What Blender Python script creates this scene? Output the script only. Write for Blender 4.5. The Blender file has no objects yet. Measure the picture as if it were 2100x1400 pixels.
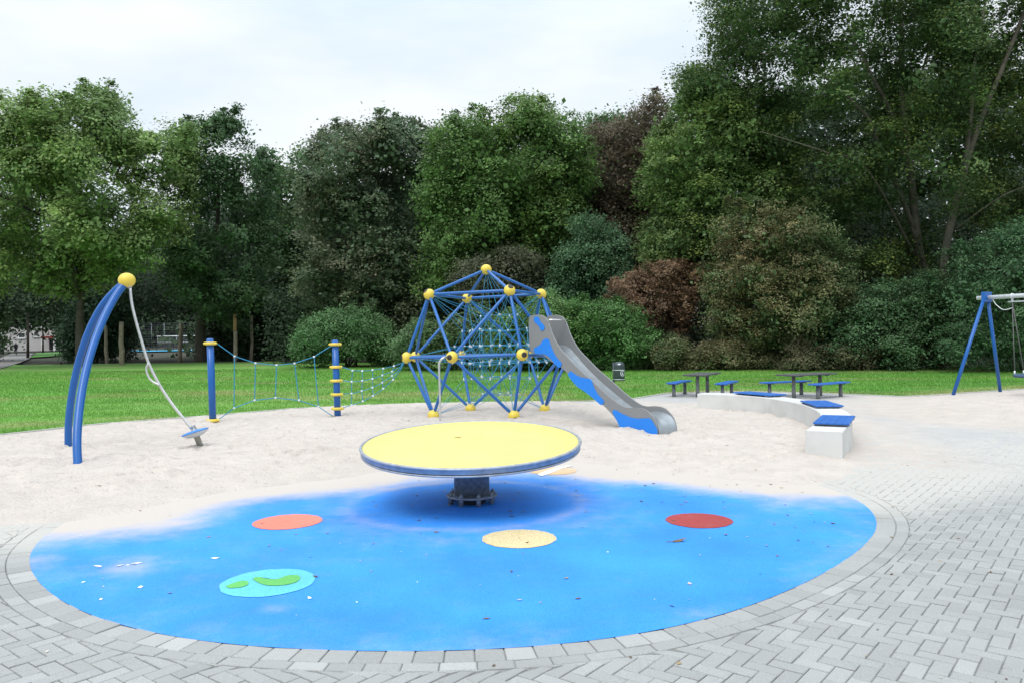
import bpy, math, numpy as np
from mathutils import Matrix, Vector
rng = np.random.default_rng(7)
sc = bpy.context.scene
COL = sc.collection
# ---------------------------------------------------------------- camera
F, H, ROLL = 1608.0, 1.78, math.radians(.8)
cd = bpy.data.cameras.new('camera'); cam = bpy.data.objects.new('camera', cd); COL.objects.link(cam)
cd.sensor_width = 36; cd.lens = F/2100*36; cd.clip_start = .1; cd.clip_end = 3000
cr, sr = math.cos(ROLL), math.sin(ROLL)
cam.matrix_world = Matrix(((cr, sr, 0, 0), (0, 0, -1, 0), (-sr, cr, 0, H), (0, 0, 0, 1)))
sc.camera = cam
# ---------------------------------------------------------------- sky, sun, exposure
SUN_EL, SUN_AZ = math.radians(52), math.radians(205)     # high, behind and left of the camera, veiled by cloud
w = bpy.data.worlds.new('World'); sc.world = w; w.use_nodes = True
nt = w.node_tree; nt.nodes.clear(); N = nt.nodes.new; L = nt.links.new
out = N('ShaderNodeOutputWorld'); bg = N('ShaderNodeBackground'); bg.inputs[1].default_value = .1
sky = N('ShaderNodeTexSky'); sky.sky_type = 'NISHITA'; sky.sun_disc = False
sky.sun_elevation = SUN_EL; sky.sun_rotation = SUN_AZ
tc = N('ShaderNodeTexCoord'); sep = N('ShaderNodeSeparateXYZ'); L(tc.outputs['Generated'], sep.inputs[0])
rmp = N('ShaderNodeMapRange'); L(sep.outputs['Z'], rmp.inputs[0])
rmp.interpolation_type = 'SMOOTHSTEP'; rmp.inputs[1].default_value = .3; rmp.inputs[2].default_value = .95; rmp.inputs[3].default_value = 8.0; rmp.inputs[4].default_value = 17.5
mp = N('ShaderNodeMapping'); mp.inputs['Scale'].default_value = (1, 1, 3.2); L(tc.outputs['Generated'], mp.inputs[0])
nz = N('ShaderNodeTexNoise'); nz.inputs['Scale'].default_value = 1.7; nz.inputs['Detail'].default_value = 5; nz.inputs['Roughness'].default_value = .55
L(mp.outputs[0], nz.inputs['Vector'])
crp = N('ShaderNodeValToRGB'); L(nz.outputs['Fac'], crp.inputs[0])
crp.color_ramp.elements[0].position = .36; crp.color_ramp.elements[0].color = (.79, .94, 1.07, 1)
crp.color_ramp.elements[1].position = .62; crp.color_ramp.elements[1].color = (1.10, 1.14, 1.17, 1)
mul = N('ShaderNodeVectorMath'); mul.operation = 'SCALE'; L(crp.outputs[0], mul.inputs[0]); L(rmp.outputs[0], mul.inputs['Scale'])
mx = N('ShaderNodeMix'); mx.data_type = 'RGBA'; mx.inputs[0].default_value = .88
L(sky.outputs[0], mx.inputs[6]); L(mul.outputs[0], mx.inputs[7]); L(mx.outputs[2], bg.inputs[0]); L(bg.outputs[0], out.inputs[0])
sd = bpy.data.lights.new('sun', 'SUN'); sun = bpy.data.objects.new('sun', sd); COL.objects.link(sun)
sd.energy = 1.3; sd.angle = math.radians(28); sd.color = (1, .96, .9)
d = Vector((math.sin(SUN_AZ)*math.cos(SUN_EL), math.cos(SUN_AZ)*math.cos(SUN_EL), math.sin(SUN_EL)))
sun.rotation_euler = d.to_track_quat('Z', 'Y').to_euler()
vs = sc.view_settings; vs.view_transform = 'Standard'; vs.look = 'None'; vs.exposure = 0.28; vs.gamma = 1
sc.cycles.max_bounces = 6; sc.cycles.diffuse_bounces = 4; sc.cycles.transmission_bounces = 4

# ---------------------------------------------------------------- placing: photo pixel -> point of the place
def ray(px, py):
    u = (px-1050)/F; v = (700-py)/F
    return np.array([u*cr+v*sr, 1, -u*sr+v*cr])
def D(px, py, Y):                      # the point seen there at distance Y
    return ray(px, py)*Y+[0, 0, H]
def terr(y): return .012*np.clip(np.asarray(y, float)-35, 0, 145)
def G(px, py, z=0.):                   # the point seen there on the ground (or at height z over it)
    r = ray(px, py); y = (z-H)/r[2]
    for _ in range(60):
        y += .5*(((z+float(terr(y)))-H)/r[2]-y)
    return r*y+[0, 0, H]
def GP(pts, z=0.): return np.array([G(*p, z)[:2] for p in pts])

# ---------------------------------------------------------------- numeric helpers
_lat = rng.random((8, 256, 256))
def vn(x, y, s, k=0):                  # value noise 0..1 with cell size s
    x = np.asarray(x)/s+37.3*k; y = np.asarray(y)/s+11.7*k
    xi = np.floor(x).astype(int); yi = np.floor(y).astype(int); fx = x-xi; fy = y-yi
    fx = fx*fx*(3-2*fx); fy = fy*fy*(3-2*fy); T = _lat[k % 8]; a, b = xi & 255, yi & 255; c, e = (xi+1) & 255, (yi+1) & 255
    return (T[a, b]*(1-fx)+T[c, b]*fx)*(1-fy)+(T[a, e]*(1-fx)+T[c, e]*fx)*fy
def fbm(x, y, s, o=4, k=0):
    r = 0; a = 1; t = 0
    for i in range(o): r = r+a*vn(x, y, s/2**i, k+i); t += a; a *= .5
    return r/t
def sdist(P, poly):                    # signed distance, positive inside
    P = np.asarray(P, float); best = np.full(len(P), 1e9); ins = np.zeros(len(P), bool); n = len(poly)
    for i in range(n):
        a = np.array(poly[i], float); b = np.array(poly[(i+1) % n], float); ab = b-a
        t = np.clip(((P-a)@ab)/max(ab@ab, 1e-12), 0, 1)
        best = np.minimum(best, np.hypot(*(P-(a+t[:, None]*ab)).T))
        c = (a[1] > P[:, 1]) != (b[1] > P[:, 1])
        if c.any():
            xx = a[0]+(P[:, 1]-a[1])*(b[0]-a[0])/(b[1]-a[1] if b[1] != a[1] else 1e-9)
            ins ^= c & (P[:, 0] < xx)
    return np.where(ins, best, -best)
def sstep(a, b, x): t = np.clip((x-a)/(b-a), 0, 1); return t*t*(3-2*t)

# ---------------------------------------------------------------- materials
def hexl(r, g, b): return tuple(((c/255+.055)/1.055)**2.4 if c > 10 else c/255/12.92 for c in (r, g, b))
def mat(name, col, rough=.5, metal=0., var=.12, scale=8., bump=.0, bscale=60., spec=.5, coat=0., col2=None, attr=None, coord='Object', detail=4., grime=None):
    m = bpy.data.materials.new(name); m.use_nodes = True; t = m.node_tree; n = t.nodes.new; l = t.links.new
    p = t.nodes['Principled BSDF']; p.inputs['Roughness'].default_value = rough; p.inputs['Metallic'].default_value = metal
    p.inputs['Specular IOR Level'].default_value = spec; p.inputs['Coat Weight'].default_value = coat
    c = n('ShaderNodeTexCoord'); nz = n('ShaderNodeTexNoise'); nz.inputs['Scale'].default_value = scale; nz.inputs['Detail'].default_value = detail
    l(c.outputs[coord], nz.inputs['Vector'])
    r = n('ShaderNodeMapRange'); r.inputs[1].default_value = .3; r.inputs[2].default_value = .7; l(nz.outputs['Fac'], r.inputs[0])
    x = n('ShaderNodeMix'); x.data_type = 'RGBA'; l(r.outputs[0], x.inputs[0])
    c2 = col2 or tuple(min(1, v*(1+var)) for v in col); c1 = col if col2 else tuple(v*(1-var) for v in col)
    x.inputs[6].default_value = (*c1, 1); x.inputs[7].default_value = (*c2, 1); src = x.outputs[2]
    if attr:
        a = n('ShaderNodeAttribute'); a.attribute_name = attr
        y = n('ShaderNodeMix'); y.data_type = 'RGBA'; y.blend_type = 'MULTIPLY'; y.inputs[0].default_value = 1
        l(src, y.inputs[6]); l(a.outputs['Color'], y.inputs[7]); src = y.outputs[2]
    if grime:
        g = n('ShaderNodeTexNoise'); g.inputs['Scale'].default_value = grime[1]; g.inputs['Detail'].default_value = 6; l(c.outputs[coord], g.inputs['Vector'])
        gr = n('ShaderNodeMapRange'); gr.inputs[1].default_value = grime[2]; gr.inputs[2].default_value = grime[3]; gr.inputs[4].default_value = grime[4]; l(g.outputs['Fac'], gr.inputs[0])
        z = n('ShaderNodeMix'); z.data_type = 'RGBA'; l(gr.outputs[0], z.inputs[0]); l(src, z.inputs[6]); z.inputs[7].default_value = (*grime[0], 1); src = z.outputs[2]
    l(src, p.inputs['Base Color'])
    if bump:
        b = n('ShaderNodeBump'); b.inputs['Strength'].default_value = bump; b.inputs['Distance'].default_value = .01
        z = n('ShaderNodeTexNoise'); z.inputs['Scale'].default_value = bscale; z.inputs['Detail'].default_value = 5; l(c.outputs[coord], z.inputs['Vector'])
        l(z.outputs['Fac'], b.inputs['Height']); l(b.outputs[0], p.inputs['Normal'])
    return m
def leafmat(name, trans=.22, rough=.55):
    m = bpy.data.materials.new(name); m.use_nodes = True; t = m.node_tree; n = t.nodes.new; l = t.links.new
    p = t.nodes['Principled BSDF']; p.inputs['Roughness'].default_value = rough; p.inputs['Specular IOR Level'].default_value = .35
    a = n('ShaderNodeAttribute'); a.attribute_name = 'tint'; l(a.outputs['Color'], p.inputs['Base Color'])
    tr = n('ShaderNodeBsdfTranslucent'); l(a.outputs['Color'], tr.inputs[0])
    x = n('ShaderNodeMixShader'); x.inputs[0].default_value = trans; l(p.outputs[0], x.inputs[1]); l(tr.outputs[0], x.inputs[2])
    l(x.outputs[0], t.nodes['Material Output'].inputs[0]); return m
def dustmat(name, col, sandcol, rough, speck=None, bump=.3, bscale=120., var=.12, vscale=.7, cattr=False, spec=.3):
    """a ground surface with sand lying on it: the 'dust' attribute says how much"""
    m = mat(name, col, rough, 0, var, vscale, bump, bscale, spec, attr='tint' if cattr else None)
    t = m.node_tree; n = t.nodes.new; l = t.links.new; p = t.nodes['Principled BSDF']
    src = p.inputs['Base Color'].links[0].from_socket
    c = n('ShaderNodeTexCoord')
    if speck:
        z = n('ShaderNodeTexNoise'); z.inputs['Scale'].default_value = 260; z.inputs['Detail'].default_value = 2; l(c.outputs['Object'], z.inputs['Vector'])
        r = n('ShaderNodeMapRange'); r.inputs[1].default_value = .35; r.inputs[2].default_value = .65; r.inputs[3].default_value = 1-speck; r.inputs[4].default_value = 1+speck; l(z.outputs['Fac'], r.inputs[0])
        q = n('ShaderNodeVectorMath'); q.operation = 'SCALE'; l(src, q.inputs[0]); l(r.outputs[0], q.inputs['Scale']); src = q.outputs[0]
    a = n('ShaderNodeAttribute'); a.attribute_name = 'dust'
    g = n('ShaderNodeTexNoise'); g.inputs['Scale'].default_value = 3.5; g.inputs['Detail'].default_value = 9; g.inputs['Roughness'].default_value = .68; l(c.outputs['Object'], g.inputs['Vector'])
    s1 = n('ShaderNodeMath'); s1.operation = 'MULTIPLY_ADD'; l(g.outputs['Fac'], s1.inputs[0]); s1.inputs[1].default_value = .7; s1.inputs[2].default_value = -.35
    s2 = n('ShaderNodeMath'); s2.operation = 'ADD'; l(a.outputs['Fac'], s2.inputs[0]); l(s1.outputs[0], s2.inputs[1])
    r = n('ShaderNodeMapRange'); r.interpolation_type = 'SMOOTHSTEP'; r.inputs[1].default_value = 0.0; r.inputs[2].default_value = 1.0; l(s2.outputs[0], r.inputs[0])
    x = n('ShaderNodeMix'); x.data_type = 'RGBA'; l(r.outputs[0], x.inputs[0]); l(src, x.inputs[6]); x.inputs[7].default_value = (*sandcol, 1)
    l(x.outputs[2], p.inputs['Base Color']); return m

SAND = (.53, .475, .43)
M = {}
M['blue_paint'] = mat('blue powder coated steel', (.006, .098, .36), .3, 0, .08, 3, .05, 300)
M['tube_blue'] = mat('climber tube blue', (.014, .12, .39), .33, 0, .08, 3, .05, 300)
M['yellow'] = mat('yellow moulded plastic', (.72, .55, .07), .4, 0, .08, 5, .08, 120, grime=((.45, .36, .10), 14, .55, .8, .45))
M['black_cap'] = mat('black rubber cap', (.03, .028, .03), .6)
M['rope'] = mat('turquoise rope', (.03, .24, .42), .7, 0, .15, 30, .3, 400)
M['ferrule'] = mat('pale aluminium clamp', (.68, .72, .74), .35, .3)
M['steel'] = mat('stainless steel tube', (.62, .62, .61), .3, .85, .08, 12, .05, 200)
M['galv'] = mat('galvanised steel', (.25, .275, .30), .5, .65, .3, 22, .1, 90)
M['rimsteel'] = mat('galvanised rim', (.36, .39, .43), .5, .55, .18, 14, .06, 90)
M['slide_grey'] = mat('speckled grey sheet plastic', (.215, .22, .225), .5, 0, .1, 60, .15, 240)
M['slide_steel'] = mat('brushed steel chute', (.36, .39, .41), .38, .75, .12, 6, .05, 60)
M['slide_blue'] = mat('blue sheet plastic', (.008, .20, .72), .5, 0, .08, 40, .12, 240)
M['concrete'] = mat('smooth pale concrete', (.58, .58, .565), .75, 0, .10, 1.6, .15, 50, grime=((.27, .27, .24), 2.2, .55, .78, .35))
M['pad'] = mat('blue slatted seat plastic', (.015, .12, .44), .5, 0, .12, 9, .15, 150, grime=((.3, .36, .42), 6, .62, .8, .3))
M['dark_table'] = mat('weathered dark composite', (.075, .078, .08), .6, 0, .2, 14, .2, 80)
M['leg_grey'] = mat('dark grey post', (.13, .14, .145), .6, 0, .25, 9, .2, 60, grime=((.3, .29, .27), 5, .5, .75, .5))
M['anthracite'] = mat('anthracite painted steel', (.035, .05, .058), .45, .0, .15, 8, .05, 90)
M['pale_grey'] = mat('pale grey plastic', (.55, .58, .62), .4)
M['wood'] = mat('weathered robinia', (.24, .19, .14), .85, 0, .3, 5, .8, 20, col2=(.42, .36, .28))
M['wood_orange'] = mat('fresh robinia', (.45, .24, .12), .85, 0, .3, 5, .8, 20, col2=(.58, .36, .2))
M['bark'] = mat('dark bark', (.045, .038, .03), .9, 0, .3, 3, .9, 9, col2=(.085, .075, .06))
M['beechbark'] = mat('grey green bark', (.065, .062, .045), .85, 0, .3, 2, .8, 9, col2=(.14, .125, .095))
M['leaf'] = leafmat('leaves', .34)
M['grassblade'] = leafmat('grass blades', .5, .7)
M['render_wall'] = mat('light render', (.48, .46, .46), .85, 0, .06, 2, .1, 30)
M['white'] = mat('white paint', (.75, .75, .74), .5)
M['window'] = mat('dark window glass', (.03, .035, .04), .08)
M['red_awning'] = mat('dull red sheet', (.30, .05, .05), .6)
M['dark'] = mat('dark interior', (.02, .02, .02), .8)
M['swing_beam'] = mat('white coated beam', (.58, .61, .64), .35, .1)
M['rope_dark'] = mat('dark rope', (.12, .12, .12), .8)
M['basket'] = mat('blue grey basket rope', (.05, .09, .16), .7)
M['inlay_coral'] = dustmat('coral granulate', (.80, .22, .16), SAND, .8, .35)
M['inlay_red'] = dustmat('red granulate', (.33, .05, .05), SAND, .8, .35)
M['inlay_cream'] = dustmat('cream granulate', (.62, .50, .28), SAND, .8, .6)
M['inlay_tan'] = dustmat('tan granulate', (.62, .42, .24), SAND, .8, .4)
M['inlay_white'] = dustmat('white granulate', (.75, .75, .72), SAND, .8, .2)
M['inlay_aqua'] = dustmat('turquoise granulate', (.12, .50, .66), SAND, .8, .3)
M['inlay_green'] = dustmat('green granulate', (.13, .46, .12), SAND, .8, .35)
M['rubber'] = dustmat('blue safety rubber', (.035, .265, .78), SAND, .75, .28, .35, 160, .16, .9)
M['rubber_yellow'] = mat('pale yellow rubber', (.80, .66, .22), .7, 0, .06, 2.5, .3, 300, spec=.2, grime=((.55, .47, .22), 5, .6, .85, .35))
M['paver'] = dustmat('grey paving stones', (.33, .333, .326), (.46, .445, .415), .85, .22, .35, 90, .05, 1.3, True)
M['joint'] = dustmat('paving joints', (.225, .225, .22), (.47, .46, .43), .95, .3, .6, 60)
M['path'] = mat('grey path', (.22, .21, .20), .9, 0, .15, 1.5, .3, 20)
M['plaza'] = mat('pale gravel paving', (.40, .395, .37), .9, 0, .08, .9, .3, 40)
M['court'] = mat('light blue court', (.03, .38, .62), .7)
M['curb'] = mat('concrete edging', (.45, .44, .42), .85, 0, .1, 3, .2, 50)
M['bare'] = mat('bare earth', (.022, .026, .013), .95, 0, .3, .7, .5, 6, col2=(.05, .047, .028))  # shade under the trees put into the colour, darker than the soil
M['litter'] = leafmat('dry litter', .1, .8)
M['skin'] = mat('skin', (.5, .3, .22), .6)
M['cloth_dark'] = mat('dark jacket', (.015, .015, .02), .9)
M['cloth_light'] = mat('pale trousers', (.25, .25, .26), .9)

# ---------------------------------------------------------------- mesh building
def tagit(o, label=None, cat=None, group=None, kind=None):
    if label: o['label'] = label
    if cat: o['category'] = cat
    if group: o['group'] = group
    if kind: o['kind'] = kind
    return o
def empty(name, loc, label=None, cat=None, group=None, rz=0):
    o = bpy.data.objects.new(name, None); COL.objects.link(o); o.location = loc; o.rotation_euler = (0, 0, rz); o.empty_display_size = .2
    return tagit(o, label, cat, group)
def link(name, me, parent=None, loc=None):
    o = bpy.data.objects.new(name, me); COL.objects.link(o)
    if loc is not None: o.location = loc
    if parent is not None: o.parent = parent
    return o
def npmesh(name, V, Fc, m, parent=None, origin=(0, 0, 0), cols=None, dust=None, smooth=False):
    """V (n,3) world points, Fc (k,q) faces of one size"""
    V = np.asarray(V, np.float32)-np.asarray(origin, np.float32); Fc = np.asarray(Fc, np.int32); k, q = Fc.shape
    me = bpy.data.meshes.new(name); me.vertices.add(len(V)); me.vertices.foreach_set('co', V.ravel())
    me.loops.add(k*q); me.loops.foreach_set('vertex_index', Fc.ravel())
    me.polygons.add(k); me.polygons.foreach_set('loop_start', np.arange(0, k*q, q, dtype=np.int32))
    me.polygons.foreach_set('use_smooth', np.full(k, smooth))
    me.update(calc_edges=True)
    if cols is not None:
        a = me.attributes.new('tint', 'FLOAT_COLOR', 'POINT'); c = np.ones((len(V), 4), np.float32); c[:, :3] = cols; a.data.foreach_set('color', c.ravel())
    if dust is not None:
        a = me.attributes.new('dust', 'FLOAT', 'POINT'); a.data.foreach_set('value', np.asarray(dust, np.float32).ravel())
    me.materials.append(m)
    # own origin: parent's (children sit at 0) or the given point
    return link(name, me, parent, None if parent is not None else origin)
class MB:
    def __init__(s): s.v = []; s.f = []; s.sm = []; s.mi = []; s.mat = 0
    def add(s, V, Fc, smooth=False):
        b = len(s.v); s.v += [tuple(map(float, p)) for p in V]
        for f in Fc: s.f.append(tuple(b+i for i in f)); s.sm.append(smooth); s.mi.append(s.mat)
        return s
    def box(s, c, size, R=None, bev=0.):
        hx, hy, hz = [q/2 for q in size]; b = min(bev, hx*.45, hy*.45, hz*.45)
        R = np.eye(3) if R is None else np.asarray(R); V = []
        if b <= 0:
            V = [(x, y, z) for x in (-hx, hx) for y in (-hy, hy) for z in (-hz, hz)]
            Fc = [(0, 1, 3, 2), (4, 6, 7, 5), (0, 4, 5, 1), (2, 3, 7, 6), (0, 2, 6, 4), (1, 5, 7, 3)]
        else:
            idx = {}
            for x in (-1, 1):
                for y in (-1, 1):
                    for z in (-1, 1):
                        for a in range(3):
                            p = [x*(hx-b), y*(hy-b), z*(hz-b)]; p[a] = (x*hx, y*hy, z*hz)[a]; idx[(x, y, z, a)] = len(V); V.append(p)
            Fc = []
            for a in range(3):
                o = [i for i in range(3) if i != a]
                for sg in (-1, 1):
                    q = []
                    for p, r in ((-1, -1), (1, -1), (1, 1), (-1, 1)):
                        k = [0, 0, 0]; k[a] = sg; k[o[0]] = p; k[o[1]] = r; q.append(idx[(*k, a)])
                    Fc.append(tuple(q))
            for a in range(3):
                o = [i for i in range(3) if i != a]
                for p in (-1, 1):
                    for r in (-1, 1):
                        k0 = [0]*3; k1 = [0]*3; k0[a] = -1; k1[a] = 1
                        for k in (k0, k1): k[o[0]] = p; k[o[1]] = r
                        Fc.append((idx[(*k0, o[0])], idx[(*k1, o[0])], idx[(*k1, o[1])], idx[(*k0, o[1])]))
            for x in (-1, 1):
                for y in (-1, 1):
                    for z in (-1, 1): Fc.append(tuple(idx[(x, y, z, a)] for a in range(3)))
        return s.add([R@np.array(p)+np.array(c) for p in V], Fc)
    def tube(s, P, r, n=12, cap=True, smooth=True):
        P = [np.array(p, float) for p in P]; k = len(P); r = [r]*k if np.isscalar(r) else r
        T = [P[min(i+1, k-1)]-P[max(i-1, 0)] for i in range(k)]; T = [t/np.linalg.norm(t) for t in T]
        u = np.cross(T[0], (0, 0, 1)) if abs(T[0][2]) < .95 else np.cross(T[0], (1, 0, 0)); u /= np.linalg.norm(u); V = []
        for i in range(k):
            u = u-T[i]*(u@T[i]); u /= np.linalg.norm(u); w_ = np.cross(T[i], u)
            for j in range(n):
                a = 2*math.pi*j/n; V.append(P[i]+r[i]*(math.cos(a)*u+math.sin(a)*w_))
        Fc = [(i*n+j, i*n+(j+1) % n, (i+1)*n+(j+1) % n, (i+1)*n+j) for i in range(k-1) for j in range(n)]
        s.add(V, Fc, smooth)
        if cap: b = len(s.v)-len(V); s.f += [tuple(b+j for j in range(n))[::-1], tuple(b+(k-1)*n+j for j in range(n))]; s.sm += [False]*2; s.mi += [s.mat]*2
        return s
    def lathe(s, c, prof, n=48, R=None, smooth=True):
        R = np.eye(3) if R is None else np.asarray(R); c = np.array(c, float); V = []
        for (r, z) in prof:
            for j in range(n):
                a = 2*math.pi*j/n; V.append(R@np.array((r*math.cos(a), r*math.sin(a), z))+c)
        k = len(prof)
        return s.add(V, [(i*n+j, i*n+(j+1) % n, (i+1)*n+(j+1) % n, (i+1)*n+j) for i in range(k-1) for j in range(n)], smooth)
    def ball(s, c, r, n=20, sc_=(1, 1, 1), R=None):
        prof = [(max(r*math.sin(math.pi*i/n), 1e-4), -r*math.cos(math.pi*i/n)) for i in range(n+1)]
        b = len(s.v); s.lathe((0, 0, 0), prof, n*2)
        R = np.eye(3) if R is None else np.asarray(R)
        for i in range(b, len(s.v)): s.v[i] = tuple(R@(np.array(s.v[i])*sc_)+np.array(c))
        return s
    def prism(s, poly3, off, bev=0):
        n = len(poly3); A = [np.array(p, float) for p in poly3]; off = np.array(off, float)
        s.add(A+[p+off for p in A], [tuple(range(n))[::-1], tuple(range(n, 2*n))]+[(i, (i+1) % n, n+(i+1) % n, n+i) for i in range(n)])
        return s
    def build(s, name, m, parent=None, origin=None, local=False):
        me = bpy.data.meshes.new(name)
        o = np.zeros(3) if local else (np.array(parent.location) if parent is not None else np.array(origin if origin is not None else (0, 0, 0), float))
        if parent is not None and parent.parent is not None and not local: o = np.array(parent.location)+np.array(parent.parent.location)
        me.from_pydata([tuple(np.array(p)-o) for p in s.v], [], s.f)
        me.polygons.foreach_set('use_smooth', s.sm)
        ms = m if isinstance(m, (list, tuple)) else [m]
        for q in ms: me.materials.append(q)
        me.polygons.foreach_set('material_index', s.mi); me.update()
        return link(name, me, parent, tuple(o) if (parent is None and not local) else None)
def rotz(a): c, s = math.cos(a), math.sin(a); return np.array(((c, -s, 0), (s, c, 0), (0, 0, 1)))
def frame(zdir):
    z = np.array(zdir, float); z /= np.linalg.norm(z); x = np.cross((0, 1, 0) if abs(z[1]) < .9 else (1, 0, 0), z); x /= np.linalg.norm(x)
    return np.array((x, np.cross(z, x), z)).T
def catmull(P, k=8):
    P = [np.array(p, float) for p in P]; P = [2*P[0]-P[1]]+P+[2*P[-1]-P[-2]]; o = []
    for i in range(1, len(P)-2):
        for j in range(k):
            t = j/k; a, b, c, e = P[i-1:i+3]
            o.append(.5*((2*b)+(c-a)*t+(2*a-5*b+4*c-e)*t*t+(3*b-a-3*c+e)*t**3))
    o.append(P[-2]); return o

# ================================================================ THE GROUND
CX, CY = -.54, 8.73
bpts = GP([(62, 1140), (66, 1165), (100, 1208), (150, 1243), (250, 1280), (400, 1312), (600, 1328), (800, 1333), (1000, 1330), (1200, 1315), (1400, 1280), (1550, 1235), (1650, 1190), (1750, 1130), (1793, 1090), (1795, 1060), (1760, 1025), (78, 1110), (110, 1088)])
bth = np.arctan2(bpts[:, 1]-CY, bpts[:, 0]-CX); brr = np.hypot(bpts[:, 0]-CX, bpts[:, 1]-CY)
bth = np.r_[bth, math.radians(35), math.radians(90), math.radians(145)]; brr = np.r_[brr, 4.2, 4.15, 4.15]
_o = np.argsort(bth); bth, brr = bth[_o], brr[_o]
_tt = np.linspace(-math.pi, math.pi, 361); _rr = np.interp(_tt, np.r_[bth-2*math.pi, bth, bth+2*math.pi], np.r_[brr, brr, brr])
_k = np.ones(17)/17; _rr = np.convolve(np.r_[_rr[-9:-1], _rr, _rr[1:9]], _k, 'valid')
def RR(th): return np.interp((np.asarray(th)+math.pi) % (2*math.pi)-math.pi, _tt, _rr)

# lawn edge Y(x)
le = GP([(-500, 930), (-250, 911), (0, 892), (200, 870), (450, 851), (600, 838), (800, 829), (1000, 825), (1200, 823), (1290, 819), (1370, 806), (1480, 803), (1600, 804), (1700, 807), (1800, 811), (1850, 813), (1905, 811), (1990, 805), (2100, 798), (2300, 790)])
le = le[np.argsort(le[:, 0])]
def edgeY(x): return np.interp(x, le[:, 0], le[:, 1])
# main sand area and swing pit
sA = GP([(-600, 1120), (-200, 1095), (0, 1088), (100, 1080), (200, 1072), (300, 1060), (400, 1028), (500, 1008), (600, 996), (700, 985), (780, 972), (900, 962), (1000, 958), (1100, 953), (1220, 956), (1300, 972), (1400, 976), (1500, 990), (1600, 1003), (1690, 1003), (1760, 985), (1810, 955), (1800, 925), (1762, 906), (1725, 880), (1690, 858), (1640, 842), (1530, 829), (1415, 832), (1330, 833), (1230, 826), (1200, 823)])
ex = np.linspace(sA[-1, 0], -24, 30); sA = np.r_[sA, np.c_[ex, edgeY(ex)+.3]]
sB = GP([(1815, 832), (1830, 820), (1860, 814), (1905, 811), (1990, 805), (2100, 798), (2300, 790), (2500, 800), (2500, 900), (2300, 885), (2100, 868), (1950, 862), (1850, 848)])
def sandm(P):
    P = np.asarray(P); a = sdist(P, sA); b = sdist(P, sB)
    return np.maximum(a, b)+.6*(fbm(P[:, 0], P[:, 1], 1.3, 5, 2)-.5)
# base terrain reaching the horizon
ys = np.r_[-40, -10, np.linspace(0, 35, 8), np.linspace(40, 180, 29), 260, 500, 1200]; xs = np.r_[-900, -300, np.linspace(-120, 120, 25), 300, 900]
X, Y_ = np.meshgrid(xs, ys); Z = terr(Y_)-.14
idx = np.arange(X.size).reshape(X.shape)
def quads(idx): return np.stack([idx[:-1, :-1], idx[:-1, 1:], idx[1:, 1:], idx[1:, :-1]], -1).reshape(-1, 4)
tagit(npmesh('ground', np.c_[X.ravel(), Y_.ravel(), Z.ravel()], quads(idx), M['bare'], smooth=True), kind='structure')
# lawn
def lawn_far(x):      # where the grass stops under the trees
    return np.interp(x, [-70, -35, -22, -12, -4, 4, 12, 20, 40], [66, 66, 66, 62, 54, 46, 43.5, 42, 42])
xs = np.linspace(-70, 40, 400); t = np.linspace(0, 1, 120)**1.5
X = np.repeat(xs[:, None], len(t), 1); Yy = edgeY(xs)[:, None]+(lawn_far(xs)+(vn(xs, xs*0, 1.2, 3)-.5)*1.6-edgeY(xs))[:, None]*t
Z = terr(Yy)+.02+.03*(fbm(X, Yy, 2.5, 3, 1)-.5)*np.minimum(1, t*30)
def lawncol(x, y):
    a = fbm(x, y, 3.5, 5, 4)[:, None]; b = fbm(x*.35, y, .9, 4, 6)[:, None]
    c = np.array([.115, .32, .045])*(1-a)+np.array([.19, .42, .065])*a
    dry = np.clip((fbm(x*.6, y*1.6, 2.2, 4, 0)[:, None]-.56)*5, 0, 1)*.5
    e = np.clip(1-(y-edgeY(x))/2.2, 0, 1)[:, None]*np.where(x > 5, .75, .12)[:, None]
    band = (np.exp(-((y-26.5)/2.5)**2)*(x > -12)*(x < 2))[:, None]*.45*np.clip((b-.35)*3, 0, 1)
    dry = np.clip(dry+e*np.clip((b-.3)*3, 0, 1)+band, 0, .85)
    c = c*(1-dry)+np.array([.34, .33, .14])*dry
    return c*(.8+.4*b)*[.90, .86, .95]
P2 = np.c_[X.ravel(), Yy.ravel()]
idx = np.arange(X.size).reshape(X.shape)
m = leafmat('lawn ground', 0., .9); M['lawn'] = m
lw = npmesh('lawn', np.c_[P2, Z.ravel()], quads(idx)[:, ::-1], m, cols=lawncol(P2[:, 0], P2[:, 1])*.95, smooth=True); tagit(lw, kind='structure')
# grass blades
n = 330000
u = rng.random(n); gy = 15.5+(rng.random(n)**1.9)*36; gx = (rng.random(n)*1.45-.72)*gy*1.0
k = (gy > edgeY(gx)+.04) & (gy < lawn_far(gx)-.2); gx, gy = gx[k], gy[k]; n = len(gx)
hgt = (.025+.035*rng.random(n))*(1+.5*(fbm(gx, gy, 1.1, 3, 5)-.5))*np.clip(gy/20, 1, 1.7); a = rng.random(n)*2*math.pi; wd = .006*np.clip(gy/16, 1, 3)
lean = rng.normal(0, .35, (n, 2))*hgt[:, None]; z0 = terr(gy)+.015
V = np.empty((n, 3, 3)); V[:, 0] = np.c_[gx-np.cos(a)*wd, gy-np.sin(a)*wd, z0]; V[:, 1] = np.c_[gx+np.cos(a)*wd, gy+np.sin(a)*wd, z0]
V[:, 2] = np.c_[gx+lean[:, 0], gy+lean[:, 1], z0+hgt]
c = lawncol(gx, gy)*(.8+.5*rng.random((n, 1))); c = np.repeat(c, 3, 0)
tagit(npmesh('grass', V.reshape(-1, 3), np.arange(3*n).reshape(-1, 3), M['grassblade'], cols=c), 'short bright green grass of the lawn around the sand pit', 'grass', kind='stuff')
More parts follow.
